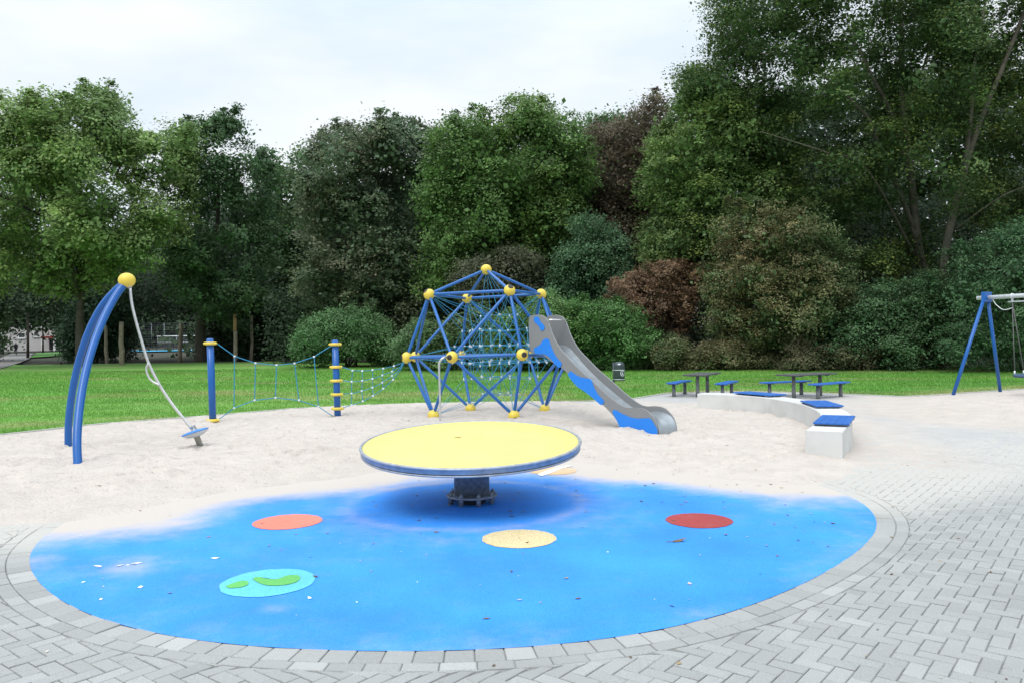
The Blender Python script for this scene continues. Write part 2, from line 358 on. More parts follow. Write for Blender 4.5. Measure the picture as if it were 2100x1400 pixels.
# lawn edging
xs = np.linspace(-20, 24, 300); ey = edgeY(xs); dy = np.gradient(ey, xs); nn = np.c_[-dy, np.ones_like(dy)]; nn /= np.hypot(*nn.T)[:, None]
V = []
for (o_, z) in ((-.045, -.1), (-.045, .028), (.035, .028), (.035, -.1)): V.append(np.c_[xs+nn[:, 0]*o_, ey+nn[:, 1]*o_, np.full(len(xs), z)])
V = np.concatenate(V); idx = np.arange(len(V)).reshape(4, -1)
tagit(npmesh('lawn_edging', V, quads(idx), M['curb']), kind='structure')
# sand
st = .046; xs = np.arange(-17, 25, st); ys = np.r_[np.arange(7, 15, st), np.arange(15, 31, st*1.6)]
X, Yy = np.meshgrid(xs, ys); P2 = np.c_[X.ravel(), Yy.ravel()]; ms = sandm(P2)
near = 1
z = .07*sstep(-.15, .9, ms)-.02
amp = sstep(.1, 1.2, ms)
z += amp*(.05*(fbm(P2[:, 0], P2[:, 1], 1.1, 3, 1)-.5)+.075*(fbm(P2[:, 0], P2[:, 1], .32, 3, 3)-.5))+(.006+.022*amp)*(fbm(P2[:, 0], P2[:, 1], .17, 2, 4)-.5)
# footprints: small dips with a rim
Zg = z.reshape(X.shape); Ag = amp.reshape(X.shape)
for _ in range(2600):
    fx, fy = rng.uniform(-13, 9), rng.uniform(9.5, 24); a = rng.uniform(0, math.pi); l_, w_ = rng.uniform(.11, .17), rng.uniform(.045, .07)
    i0, i1 = np.searchsorted(ys, [fy-.3, fy+.3]); j0, j1 = np.searchsorted(xs, [fx-.3, fx+.3])
    if i1-i0 < 2 or j1-j0 < 2: continue
    dx = X[i0:i1, j0:j1]-fx; dy_ = Yy[i0:i1, j0:j1]-fy; p = (dx*math.cos(a)+dy_*math.sin(a))/l_; q = (-dx*math.sin(a)+dy_*math.cos(a))/w_; r = p*p+q*q
    Zg[i0:i1, j0:j1] += Ag[i0:i1, j0:j1]*rng.uniform(.4, 1)*(-.055*np.exp(-r)+.024*np.exp(-(np.sqrt(r)-1.6)**2*3))
# mounds against the slide foot
for (mx_, my_, rr, hh) in ((2.0, 15.0, .45, .05), (4.6, 11.5, .5, .03)):
    Zg += hh*np.exp(-((X-mx_)**2+(Yy-my_)**2)/rr**2)
z = Zg.ravel(); rc = np.hypot(P2[:, 0]-CX, P2[:, 1]-CY)-RR(np.arctan2(P2[:, 1]-CY, P2[:, 0]-CX))
filmz = ((P2[:, 0] > 3.2) | (P2[:, 0] < -3.6)) & (rc > .12)
fz_ = -.0125+.0155*sstep(7.2, 12.5, P2[:, 1]+3.2*(P2[:, 0] < 0))+.013*(fbm(P2[:, 0], P2[:, 1], 2.4, 6, 5)-.5)
isfilm = filmz & (fz_ > z); fz_ = fz_-.02*sstep(1.2, 0, P2[:, 1]-7.0)*(P2[:, 0] < 0); isfilm = filmz & (fz_ > z); z = np.where(isfilm, fz_, z); filmk = np.clip((fz_-z)*400+1, 0, 1)*filmz
gap = P2[:, 1]-edgeY(P2[:, 0]); z = np.where(gap > -.03, -.08, np.minimum(z, .02+.25*np.clip(-gap, 0, 1)))
def cleared(ms, P2): return ((ms < -.75) & ~filmz) | (P2[:, 1] > edgeY(P2[:, 0])+.15)
bad = cleared(ms, P2); idx = np.arange(X.size).reshape(X.shape); Q = quads(idx); Q = Q[~bad[Q].any(1)]
used, inv = np.unique(Q, return_inverse=True); Vs = np.c_[P2, z][used]
fk = filmk[used][:, None]*sstep(-.1, -2.2, ms[used]+1.0*(fbm(Vs[:, 0], Vs[:, 1], 1.0, 4, 3)-.5))[:, None]; sc1 = (1-fk+fk*np.where(Vs[:, :1] > 0, 1, 0)*np.array([.83, .92, 1.0])+fk*np.where(Vs[:, :1] > 0, 0, 1)*np.array([.93, .97, 1.0]))*1+.10*(fbm(Vs[:, 0], Vs[:, 1], 2.2, 4, 7)[:, None]-.5)*[1, 1, 1.2]
M['sand'] = mat('fine pale sand', tuple(v*.98 for v in SAND), .95, 0, .06, 2.5, 1.0, 22, .2, attr='tint', detail=8, grime=((.30, .26, .215), 9, .62, .74, .45))
for nd in M['sand'].node_tree.nodes:
    if nd.type == 'BUMP': nd.inputs['Distance'].default_value = .03
tagit(npmesh('sand', Vs, inv.reshape(Q.shape), M['sand'], cols=sc1, smooth=True), kind='structure')
def sandz(x, y): return .045

# blue rubber surface
nr, na = 110, 300
rr_ = np.linspace(0, 1, nr)**.8; th = np.linspace(0, 2*math.pi, na, endpoint=False)
X = CX+np.outer(rr_, (RR(th)+.004)*np.cos(th)); Yy = CY+np.outer(rr_, (RR(th)+.004)*np.sin(th)); P2 = np.c_[X.ravel(), Yy.ravel()]
def dustf(P2, on_rubber=True):
    ms = sandm(P2); x, y = P2.T; r = np.hypot(x-CX, y-CY)
    d_ = -.04+1.15*sstep(-1.45, .12, ms)**1.3
    if on_rubber:
        d_ += .19*np.exp(-((r-1.28)/.11)**2)+.14*np.exp(-((r-1.55)/.4)**2)
        d_ += .15*sstep(.5, 0, RR(np.arctan2(y-CY, x-CX))-r)*sstep(.3, .6, fbm(x, y, 1.5, 2, 1))
        for (a, b, s_, k_) in ((-4.05, 6.55, .22, .3), (-3.2, 6.55, .3, .3), (-3.1, 6.25, .25, .4), (-1.6, 5.3, .15, .3), (1.2, 5.1, .2, .2), (2.9, 8.3, .5, .25), (.9, 10.6, .6, .3)):
            d_ += k_*np.exp(-(((x-a)/s_)**2+((y-b)/s_/.7)**2))
        d_ += .05+.20*(fbm(x*.5, y, 1.1, 5, 3)-.45)
    return d_
V = np.c_[P2, np.full(len(P2), .002)]; idx = np.arange(X.size).reshape(X.shape); idx = np.c_[idx, idx[:, :1]]
rub = npmesh('rubber_surface', V, quads(idx), M['rubber'], dust=dustf(P2), smooth=True); tagit(rub, kind='structure')
def inlay(name, poly, m, z, label, ref=None):
    poly = catmull([(*p, 0) for p in list(poly)+[poly[0]]], 6)[:-1] if len(poly) < 20 else [(*p, 0) for p in poly]
    V = np.array(poly)[:, :2]; c = V.mean(0); rings = [np.c_[c+(V-c)*s_, np.full(len(V), z)] for s_ in (1, .66, .33, .02)]
    V3 = np.concatenate(rings); idx = np.arange(len(V3)).reshape(4, -1); idx = np.c_[idx, idx[:, :1]]
    o = npmesh(name, V3, quads(idx)[:, ::-1], m, parent=rub, dust=dustf(V3[:, :2])-(.75 if c[1] > 10 else .05)); o['label'] = label; return o
def circ(px, py, w_px, n=48):
    c = G(px, py)[:2]; r = w_px/2/F*c[1]/1.0; a = np.linspace(0, 2*math.pi, n, endpoint=False)
    r = r+rng.normal(0, .003, n); return np.c_[c[0]+r*np.cos(a), c[1]+r*np.sin(a)]
inlay('round_inlay', circ(590, 1069.5, 138), M['inlay_coral'], .006, 'coral pink circle set in the blue rubber')
inlay('round_inlay', circ(1065, 1104, 153), M['inlay_cream'], .006, 'speckled cream circle in front of the carousel')
inlay('round_inlay', circ(1434, 1067, 134), M['inlay_red'], .006, 'dark red circle on the right of the blue rubber')
inlay('round_inlay', circ(550, 1194, 189), M['inlay_aqua'], .006, 'turquoise circle holding two green patches')
inlay('green_patch', GP([(463, 1203), (475, 1198), (495, 1192), (509, 1194), (507, 1201), (490, 1206), (470, 1207)]), M['inlay_green'], .010, 'small green patch on the turquoise circle')
inlay('green_patch', GP([(517, 1188), (530, 1184), (548, 1188), (570, 1188), (590, 1181), (612, 1181), (614, 1190), (598, 1198), (570, 1202), (545, 1201), (530, 1196)]), M['inlay_green'], .010, 'larger green patch on the turquoise circle')
inlay('round_inlay', circ(1133, 965, 98), M['inlay_tan'], .006, 'sandy tan circle behind the carousel')
inlay('white_ring_band', GP([(1103, 974.5), (1112, 976), (1128, 971), (1150, 962), (1172, 956), (1168, 954.5), (1145, 958), (1120, 966), (1106, 971)]), M['inlay_white'], .010, 'white slanting band across the tan circle')

# paving: every stone modelled
W = .1015
BQ = []       # brick outlines (4x2)
ang = math.radians(-38.5); ca, sa = math.cos(ang), math.sin(ang)
I, J = np.meshgrid(np.arange(-320, 321), np.arange(-160, 161)); I = I.ravel(); J = J.ravel()
ox, oy = (I+2*J)*W, (I-2*J)*W
base = []
for (x0, y0, w1, h1) in ((0, 0, 2, 1), (2, -1, 1, 2)):
    cx0, cy0 = ox+x0*W, oy+y0*W
    g = .0035
    q = np.stack([np.c_[cx0+g, cy0+g], np.c_[cx0+w1*W-g, cy0+g], np.c_[cx0+w1*W-g, cy0+h1*W-g], np.c_[cx0+g, cy0+h1*W-g]], 1)
    base.append(q)
Qb = np.concatenate(base); Qb = np.stack([Qb[..., 0]*ca-Qb[..., 1]*sa+3.0, Qb[..., 0]*sa+Qb[..., 1]*ca+14.0], -1)
C = Qb.mean(1)
k = (C[:, 1] > 2.6) & (C[:, 1] < edgeY(C[:, 0])) & (np.abs(C[:, 0]) < C[:, 1]*.75+2.2) & (C[:, 1] < 22)
Qb = Qb[k]; C = C[k]; mC = sandm(C); k = (mC < .35); Qb = Qb[k]; C = C[k]
RO = .287
r = np.hypot(Qb[..., 0]-CX, Qb[..., 1]-CY); th_ = np.arctan2(Qb[..., 1]-CY, Qb[..., 0]-CX); lim = RR(th_)+RO
ins = r < lim; k = (r-lim).max(1) > .012
Qb, r, th_, lim, ins = Qb[k], r[k], th_[k], lim[k], ins[k]
Qb = np.where(ins[..., None], np.stack([CX+lim*np.cos(th_), CY+lim*np.sin(th_)], -1), Qb)
rings = []
for (r0, r1, lt, off) in ((-.001, .168, .168, 0), (.176, .280, .203, .3)):
    per = 2*math.pi*(4.15+r0); nb = int(per/lt); a = np.arange(nb)+off; da = 2*math.pi/nb; g = .0035/4.3
    for a_ in a:
        t0, t1 = a_*da+g, (a_+1)*da-g
        rings.append([[CX+(RR(t)+q)*math.cos(t), CY+(RR(t)+q)*math.sin(t)] for (t, q) in ((t0, r0), (t0, r1), (t1, r1), (t1, r0))])
rings = np.array(rings)[:, ::-1]
def stones(name, Q4, light):
    n = len(Q4); c = Q4.mean(1, keepdims=True); dv = Q4-c; ln = np.linalg.norm(dv, axis=2, keepdims=True)
    top = c+dv*(1-.007/np.maximum(ln, .02)); zj = rng.normal(0, .0012, n); tilt = rng.normal(0, .012, (n, 2))
    zt = zj[:, None]+((Q4-c)*tilt[:, None]).sum(2)
    V = np.concatenate([np.concatenate([top, zt[..., None]], 2), np.concatenate([Q4, zt[..., None]-.004], 2), np.concatenate([Q4, np.full((n, 4, 1), -.03)], 2)], 1)
    b = (np.arange(n)*12)[:, None]; Fc = [b+np.array([[0, 1, 2, 3]])]
    for o_ in (0, 4):
        for i in range(4): j = (i+1) % 4; Fc.append(b+np.array([[o_+4+i, o_+4+j, o_+j, o_+i]]))
    # orientation
    e1 = Q4[:, 1]-Q4[:, 0]; e2 = Q4[:, 2]-Q4[:, 0]; flip = (e1[:, 0]*e2[:, 1]-e1[:, 1]*e2[:, 0]) < 0
    Fc = np.stack(Fc, 1).reshape(n, 9, 4); Fc[flip] = Fc[flip][..., ::-1]
    col = light(n)*np.array([[1, 1, 1]]); col = np.repeat(col, 12, 0)
    P_ = V.reshape(-1, 3); ms = sandm(P_[:, :2]); d_ = -.42+1.35*sstep(-2.4, .0, ms)+1.25*sstep(5.5, 12, P_[:, 1])*(.55+.8*fbm(P_[:, 0], P_[:, 1], 1.6, 3, 5))
    return npmesh(name, P_, Fc.reshape(-1, 4), M['paver'], cols=col, dust=d_)
o = stones('paving', Qb, lambda n: ((1+rng.normal(0, .048, n))*(.90+.2*fbm(Qb.mean(1)[:, 0], Qb.mean(1)[:, 1], 1.4, 4, 6)))[:, None]); tagit(o, kind='structure')
o = stones('stone_border', rings, lambda n: (np.where(rng.random(n) < .2, 1.13, .97)*(1+rng.normal(0, .05, n)))[:, None]); tagit(o, kind='structure')
# bed under the stones
xs = np.arange(-20, 26, .25); ys = np.arange(1.5, 31, .25); X, Yy = np.meshgrid(xs, ys); P2 = np.c_[X.ravel(), Yy.ravel()]
bad = (P2[:, 1] > edgeY(P2[:, 0])+.3) | (np.hypot(P2[:, 0]-CX, P2[:, 1]-CY) < RR(np.arctan2(P2[:, 1]-CY, P2[:, 0]-CX))-.4)
idx = np.arange(X.size).reshape(X.shape); Q = quads(idx); Q = Q[~bad[Q].any(1)]
ms = sandm(P2); d_ = -.1+1.3*sstep(-1.8, .1, ms)+1.5*sstep(5.5, 11, P2[:, 1])
zb = np.where(P2[:, 1] > 22.3, -.004, -.0085)
tagit(npmesh('paving_bed', np.c_[P2, zb], Q, M['joint'], dust=d_), kind='structure')
# plaza under the tables
pz = GP([(1235, 832), (1290, 820), (1370, 808), (1480, 805), (1600, 806), (1700, 809), (1800, 813), (1840, 818), (1800, 836), (1740, 850), (1640, 842), (1530, 832), (1415, 836), (1330, 837)])
# far path, court
def gpoly(name, px, m, dz):
    P = [G(*p) for p in px]; V = [(p[0], p[1], p[2]+dz) for p in P]
    return tagit(MB().add(V, [tuple(range(len(V)))]).build(name, m), kind='structure')
gpoly('path', [(-160, 790), (0, 757), (42, 744), (60, 736), (68, 725), (20, 726), (0, 735), (-160, 752)], M['path'], .06)
gpoly('court', [(262, 719.5), (300, 721), (415, 718.5), (400, 714), (280, 715)], M['court'], .06)
gpoly('far_lawn', [(62, 733), (100, 731), (128, 728), (136, 721.5), (75, 724)], mat('far grass', (.06, .19, .025), .9, 0, .15, 1), .05)

# litter
def litter(n, fx, fy, size, cols, zf, name):
    x, y = fx, fy; n = len(x); a = rng.random(n)*math.pi*2; l_ = size*(.5+rng.random(n)); w_ = l_*(.35+.3*rng.random(n)); z0 = zf+.004
    c, s_ = np.cos(a), np.sin(a); V = np.empty((n, 4, 3)); up = l_*.18*rng.random(n)
    V[:, 0] = np.c_[x-c*l_/2, y-s_*l_/2, z0+up*.5]; V[:, 1] = np.c_[x-s_*w_/2, y+c*w_/2, z0+0*up]; V[:, 2] = np.c_[x+c*l_/2, y+s_*l_/2, z0+up]; V[:, 3] = np.c_[x+s_*w_/2, y-c*w_/2, z0+0*up+.003]
    col = np.array(cols)[rng.integers(0, len(cols), n)]*(.7+.6*rng.random((n, 1)))
    return V.reshape(-1, 3), np.repeat(col, 4, 0)
br = [(.22, .12, .06), (.30, .20, .10), (.12, .07, .04), (.42, .32, .18), (.55, .5, .42)]
a = rng.random(300)*2*math.pi; r_ = np.sqrt(rng.random(300))*3.9
x1 = CX+r_*np.cos(a); y1 = CY+r_*np.sin(a); k = rng.random(300) < np.clip((x1+3.2)/5, .12, 1); V1, c1 = litter(0, x1[k], y1[k], .042, br, .002, 'a')
x2 = rng.uniform(-4, 9, 230); y2 = rng.uniform(3.6, 14, 230); k = np.hypot(x2-CX, y2-CY) > 4.2; V2, c2 = litter(0, x2[k], y2[k], .034, br, .0, 'b')
x3 = rng.uniform(-10, 9, 700); y3 = rng.uniform(9.5, 24, 700); k = sandm(np.c_[x3, y3]) > .3; V3, c3 = litter(0, x3[k], y3[k], .042, br[:3]+[(.3, .25, .19)]*2, .05, 'c')
x4 = rng.uniform(-4, 3, 60); y4 = rng.uniform(4.8, 10, 60); k = np.hypot(x4-CX, y4-CY) < 3.9; V4, c4 = litter(0, x4[k], y4[k], .016, [(.8, .8, .76)], .002, 'd')
wp = GP([(200, 1161), (205, 1163), (245, 1160), (262, 1159), (274, 1157), (283, 1155), (171, 1194), (211, 1187), (212, 1203), (288, 1204), (207, 1229), (164, 1099), (441, 1145), (635, 1227)]); V5, c5 = litter(0, wp[:, 0], wp[:, 1], .055, [(.85, .85, .82)], .002, 'e')
V = np.concatenate([V1, V2, V3, V4, V5]); c = np.concatenate([c1, c2, c3, c4, c5])
tagit(npmesh('leaf_litter', V, np.arange(len(V)).reshape(-1, 4), M['litter'], cols=c), 'scattered dry leaf bits and crumbs on the paving, rubber and sand', 'litter', kind='stuff')
p = G(1392, 1110); mb = MB()
L0 = [(-.075, 0, .012), (-.04, .022, .004), (0, .03, .006), (.035, .02, .012), (.075, .004, .03), (.03, -.018, .016), (-.01, -.024, .005), (-.045, -.016, .008)]
R_ = rotz(.25); top = [R_@np.array(q)+p for q in L0]; cen = R_@np.array((0, 0, .022))+p
mb.add(top+[cen], [(i, (i+1) % 8, 8) for i in range(8)]); mb.tube([top[0], top[0]+R_@np.array((-.05, -.01, 0))], .003, 6)
tagit(mb.build('dead_leaf', mat('curled dead leaf', (.16, .10, .05), .7, 0, .4, 40), None, p), 'curled brown dead leaf lying on the blue rubber below the red circle', 'leaf')

# ================================================================ CAROUSEL
c0 = np.array((-.47, 8.72, 0)); car = empty('carousel', c0, 'tilted round platform carousel with pale yellow top on a grey steel column', 'carousel')
tx = math.radians(5.1); ty = math.radians(-.5)
Rx = np.array(((1, 0, 0), (0, math.cos(tx), -math.sin(tx)), (0, math.sin(tx), math.cos(tx)))); Ry = np.array(((math.cos(ty), 0, math.sin(ty)), (0, 1, 0), (-math.sin(ty), 0, math.cos(ty)))); RT = Rx@Ry
dc = c0+[0, 0, .672]; R0 = 1.225
MB().lathe(dc, [(.001, .004), (.6, .004), (R0-.04, .004), (R0-.034, -.004)], 128, RT).build('platform_top', M['rubber_yellow'], car)
mb = MB().lathe(dc, [(R0-.035, -.01), (R0-.034, .004), (R0-.03, .010), (R0-.012, .011), (R0-.003, .006), (R0, -.002), (R0-.004, -.012), (R0-.012, -.016), (R0-.014, -.052), (R0-.02, -.058)], 128, RT)
mb.build('upper_rim', M['rimsteel'], car)
MB().lathe(dc, [(R0-.05, -.056), (R0-.035, -.064), (R0-.018, -.068), (R0-.014, -.076), (R0-.022, -.086), (R0-.05, -.09), (.9, -.092), (.25, -.1), (.001, -.1)], 128, RT).build('lower_rim', M['rimsteel'], car)
MB().lathe(c0, [(.001, .10), (.19, .10), (.197, .10), (.197, .56), (.19, .59), (.001, .59)], 64).build('column', M['galv'], car)
mb = MB().lathe(c0, [(.001, .098), (.275, .098), (.282, .09), (.282, .078), (.27, .072), (.001, .072)], 64); fl = mb.build('flange', M['galv'], car)
for i in range(8):
    a = i*math.pi/4+.35; q = c0+[.245*math.cos(a), .245*math.sin(a), 0]
    MB().lathe(q, [(.001, 0), (.026, 0), (.026, .072)], 12).lathe(q+[0, 0, .098], [(.024, 0), (.024, .018), (.001, .018)], 6, smooth=False).lathe(q+[0, 0, .116], [(.012, 0), (.012, .02), (.001, .022)], 10).build('anchor_bolt', M['galv'], car)
MB().lathe(c0, [(.001, .003), (.15, .003), (.15, .072)], 32).build('ground_socket', M['black_cap'], car)

pm_ = dc+RT@np.array((-.17, .22, .007)); MB().add([pm_+RT@np.array(q) for q in ((-.05, 0, 0), (-.01, .022, .004), (.05, .014, .006), (.045, -.004, .002), (-.01, -.008, 0))], [(0, 4, 3, 2, 1)]).build('scuff_mark', mat('brown scuff', (.32, .22, .07), .8), car)
# ================================================================ SPACE NET CLIMBER
cc = np.array((-.50, 19.35, 0)); clm = empty('climbing_frame', cc, 'blue tube climbing frame with yellow ball joints and a turquoise rope net inside', 'climbing frame')
def DD(px, py, Y): return D(px, py, Y)
nod = {}
for k_, px, py, Y in (('T', 997, 553, 19.3), ('A', 880, 604, 18.6), ('B', 1045, 596, 17.95), ('C', 1110, 603, 19.9), ('D', 958, 612, 20.6),
                      ('E', 834, 733, 18.6), ('G', 927, 732, 17.5), ('Hh', 1071, 727, 17.45), ('J', 1150, 731, 18.6), ('K', 1166, 728, 20.0), ('L', 1084, 726, 21.2), ('I', 946, 728, 21.3), ('Ff', 852, 731, 20.2)):
    nod[k_] = DD(px, py, Y)
for k_, px, py in (('P', 889, 860), ('Q', 1054, 861), ('R', 1117, 847), ('S', 965, 845)):
    q = G(px, py); nod[k_] = np.array((q[0], q[1], .10))
zr = np.mean([nod[k_][2] for k_ in ('E', 'G', 'Hh')])
edges = ['TA', 'TB', 'TC', 'TD', 'AB', 'BC', 'CD', 'DA']
edges = [(a[0], a[1]) for a in edges]+[('A', 'E'), ('A', 'Ff'), ('A', 'G'), ('B', 'G'), ('B', 'Hh'), ('B', 'J'), ('C', 'J'), ('C', 'K'), ('C', 'L'), ('D', 'L'), ('D', 'I'), ('D', 'Ff'),
         ('P', 'E'), ('P', 'Ff'), ('P', 'G'), ('Q', 'G'), ('Q', 'Hh'), ('Q', 'J'), ('R', 'J'), ('R', 'K'), ('R', 'L'), ('S', 'L'), ('S', 'I'), ('S', 'Ff'),
         ('E', 'G'), ('G', 'Hh'), ('Hh', 'J'), ('J', 'K'), ('K', 'L'), ('L', 'I'), ('I', 'Ff'), ('Ff', 'E')]
for a, b in edges:
    A, B = nod[a], nod[b]; u = (B-A)/np.linalg.norm(B-A); MB().tube([A+u*.10, A+u*.17, B-u*.17, B-u*.10], [.02, .036, .036, .02], 12).build('frame_tube', M['tube_blue'], clm)
cen = np.array((-.5, 19.35, 1.45))
for k_, p in nod.items():
    out_ = p-cen; out_ /= np.linalg.norm(out_); R_ = frame(out_)
    b = MB().ball(p, .135, 16, (1, 1, .94), R_).build('ball_joint', M['yellow'], clm)
    for a in range(5):
        q = R_@np.array((.118*math.cos(a*1.2566), .118*math.sin(a*1.2566), .058)); MB().ball(p+q, .016, 5).build('bolt_plug', M['black_cap'], b) if a < 0 else None
    if k_ not in 'TPRS':
        MB().lathe(p+out_*.114, [(.062, -.01), (.060, .010), (.05, .014), (.001, .016)], 24, R_).build('end_cap', M['black_cap'], b)
# inner net: stacked triangular rope layers joined by diamonds
ropes = []; cl = []
def rope(a, b, r=.008): ropes.append((np.array(a), np.array(b), r))
layers = []; zs = [.50, .90, 1.28, 1.68, 2.06, 2.42]; rad = [.62, 1.0, 1.38, 1.32, 1.0, .62]
cc2 = np.array((-.30, 19.35))
for li, (z, R_) in enumerate(zip(zs, rad)):
    pts = []; s_ = .46; o_ = (0, 0) if li % 2 == 0 else (.23, .13)
    for i in range(-5, 6):
        for j in range(-5, 6):
            x = (i+.5*(j % 2))*s_+o_[0]; y = j*s_*.866+o_[1]
            if x*x+y*y < R_*R_: pts.append((cc2[0]+x+rng.normal(0, .015), cc2[1]+y+rng.normal(0, .015), z+rng.normal(0, .02)))
    layers.append(np.array(pts))
for li, P in enumerate(layers):
    for i in range(len(P)):
        for j in range(i+1, len(P)):
            dd = np.linalg.norm(P[i]-P[j])
            if dd < .54 and abs(P[i][1]-P[j][1]) < .1: rope(P[i], P[j], .006)
    if li < len(layers)-1:
        Qn = layers[li+1]
        for p in P:
            dd = np.linalg.norm(Qn-p, axis=1)
            for j in np.argsort(dd)[:2]:
                if dd[j] < .62: rope(p, Qn[j], .0065)
    cl += list(P)
def fan(node, P, k, r=.006):
    dd = np.linalg.norm(P-nod[node], axis=1)
    for j in np.argsort(dd)[:k]: rope(nod[node], P[j], r)
fan('T', layers[-1], 7)
for a in 'ABCD': fan(a, layers[-1], 2); fan(a, layers[-2], 3)
for a in ('E', 'G', 'Hh', 'J', 'K', 'L', 'I', 'Ff'): fan(a, layers[2], 2); fan(a, layers[3], 1)
for a in 'PQRS': fan(a, layers[0], 3, .005); fan(a, layers[1], 2, .005)
mb = MB()
for a, b, r in ropes:
    if np.linalg.norm(b-a) > .02: mb.tube([a, b], r, 5, False)
mb.mat = 1
for p in cl: mb.box(p, (.035, .03, .05), rotz(rng.random()*3), .008)
for a, b, r in ropes:
    if rng.random() < .25: mb.tube([a+(b-a)*.04, a+(b-a)*.10], .013, 6)
mb.build('rope_net', [M['rope'], M['ferrule']], clm)
# steel grab pole bent over to the front joint
g0 = G(903, 868); pz_ = nod['G']
mb = MB(); zt = D(903, 735, g0[1])[2]
P = catmull([(g0[0], g0[1], -.1), (g0[0], g0[1], .6), (g0[0]-.01, g0[1], zt-.2), (g0[0]+.01, g0[1], zt-.06), (g0[0]+.09, g0[1]+.01, zt+.02), tuple(pz_+[-.1, -.05, 0.01])], 6)
mb.tube(P, .024, 12).build('grab_pole', M['steel'], clm)

# ================================================================ ROPE COURSE
def post(px, py, ptop, cys, label):
    g = G(px, py); h_ = D(px, ptop, g[1])[2]; g[2] = 0
    r = empty('rope_post', g, label, 'post', 'blue posts of the rope course')
    tp = np.array((-.045, 0, 0))
    MB().tube([g+[0, 0, -.2], g+tp*.5+[0, 0, h_*.5], g+tp+[0, 0, h_-.02]], .078, 24).lathe(g+tp+[0, 0, h_-.03], [(.078, 0), (.073, .02), (.05, .032), (.001, .035)], 24).build('post', M['blue_paint'], r)
    out_ = []
    for y in cys:
        z = D(px, y, g[1])[2]; q = g+tp*(z/h_)+[0, 0, z]; mb = MB().lathe(q, [(.084, -.035), (.115, -.032), (.128, -.02), (.13, 0), (.128, .02), (.115, .032), (.084, .035)], 28)
        mb.ball(q+[.12, 0, 0], .04, 8, (1, 1, .8)).ball(q+[-.12, 0, 0], .04, 8, (1, 1, .8)); mb.build('collar', M['yellow'], r); out_.append(q)
    return out_
C1 = post(437, 868, 694, (704, 861), 'left blue post with two yellow collars beside the swaying pole seat')
C2 = post(693, 857, 697, (706, 752, 780, 808, 837, 856), 'blue post with six yellow collars between the two rope nets')
def ropeob(name, label, cat, lines, clamps, r=.011):
    allp = np.array([p for l in lines for p in l]); o = allp.mean(0); o[2] = 0
    root = empty(name, o, label, cat)
    mb = MB()
    for l in lines: mb.tube(l, r, 6, False)
    mb.build('rope', M['rope'], root)
    for p in clamps: MB().box(p, (.05, .035, .04), None, .01).build('rope_clamp', M['ferrule'], root)
Ya, Yb = C1[0][1], C2[0][1]
def dx(px, py): return D(px, py, np.interp(px, [437, 693], [Ya, Yb]))
top = [dx(*p) for p in ((446, 705), (481, 730), (524, 744), (567, 748), (604, 744.5), (644, 731), (681, 708))]
bot = [dx(*p) for p in ((446, 861), (480, 836), (522, 820), (565, 815), (613, 820), (653, 833), (685, 854))]
ropeob('rope_bridge', 'turquoise rope frame with five upright ropes hanging between the two blue posts', 'rope frame', [top, bot]+[[top[i], bot[i]] for i in range(1, 6)], top[1:6]+bot[1:6])
Ye = nod['E'][1]
def dz(px, py): return D(px, py, np.interp(px, [693, 834], [Yb, Ye]))
rows = [[(700, 751), (723, 759), (743, 760), (764, 758), (786, 755), (808, 750), (824, 744)],
        [(700, 779), (721, 782), (743, 780), (764, 776), (784, 769), (804, 761), (823, 750)],
        [(700, 807), (721, 806), (742, 801), (764, 794), (784, 784), (804, 770), (823, 753)],
        [(700, 836), (721, 830), (744, 822), (765, 811), (786, 796), (806, 778), (822, 757)]]
R4 = [[dz(*p) for p in r] for r in rows]; eN = nod['E']+[-.05, -.06, -.1]
ropeob('rope_net', 'narrowing turquoise rope mesh between the right blue post and the climbing frame', 'rope net', [r+[eN] for r in R4]+[[R4[j][i] for j in range(4)] for i in range(1, 7)], [R4[j][i] for j in range(4) for i in range(1, 6)], .009)

# ================================================================ SLIDE
SO = np.array((2.64, 14.37, 0)); se = np.array((-.57, .82, 0)); se /= np.linalg.norm(se); sn = np.array((.82, .57, 0)); sn /= np.linalg.norm(sn); SW = .52
sld = empty('slide', SO, 'grey slide with blue wavy side panels coming down from the climbing frame', 'slide')
def onpl(zx, zy, off=0.):            # a point seen in the side panel's own upright plane
    r = ray(zx/4.6667+1060, zy/4.6667+620); c = SO+sn*off-np.array((0, 0, H)); tt = (c@sn)/(r@sn); return r*tt+[0, 0, H]
def clampz(P, z0=-.12): return [np.array((p[0], p[1], max(p[2], z0))) for p in P]
topc = [(113, 180), (122, 138), (150, 124), (200, 120), (250, 132), (285, 165), (310, 220), (340, 310), (380, 390), (430, 465), (500, 540), (600, 645), (720, 750), (820, 845), (920, 930), (1000, 985), (1060, 1005), (1130, 1003), (1190, 1010), (1240, 1030), (1290, 1080), (1320, 1130), (1340, 1200), (1346, 1290)]
botc = [(1010, 1290), (985, 1200), (955, 1125), (905, 1060), (820, 975), (700, 870), (560, 745), (430, 625), (400, 605), (330, 565), (250, 500), (190, 480), (130, 475), (116, 320)]
tp3 = catmull([onpl(*p) for p in topc], 3); bt3 = catmull([onpl(*p) for p in botc], 2)
endp = tp3[-1].copy(); endp[2] = -.12; b0 = bt3[0].copy(); b0[2] = -.12
outl = tp3+[endp, b0]+bt3
MB().prism(outl, sn*.028).build('side_panel', M['slide_grey'], sld)
MB().prism([p+sn*(SW-.028) for p in outl], sn*.028).build('side_panel', M['slide_grey'], sld)
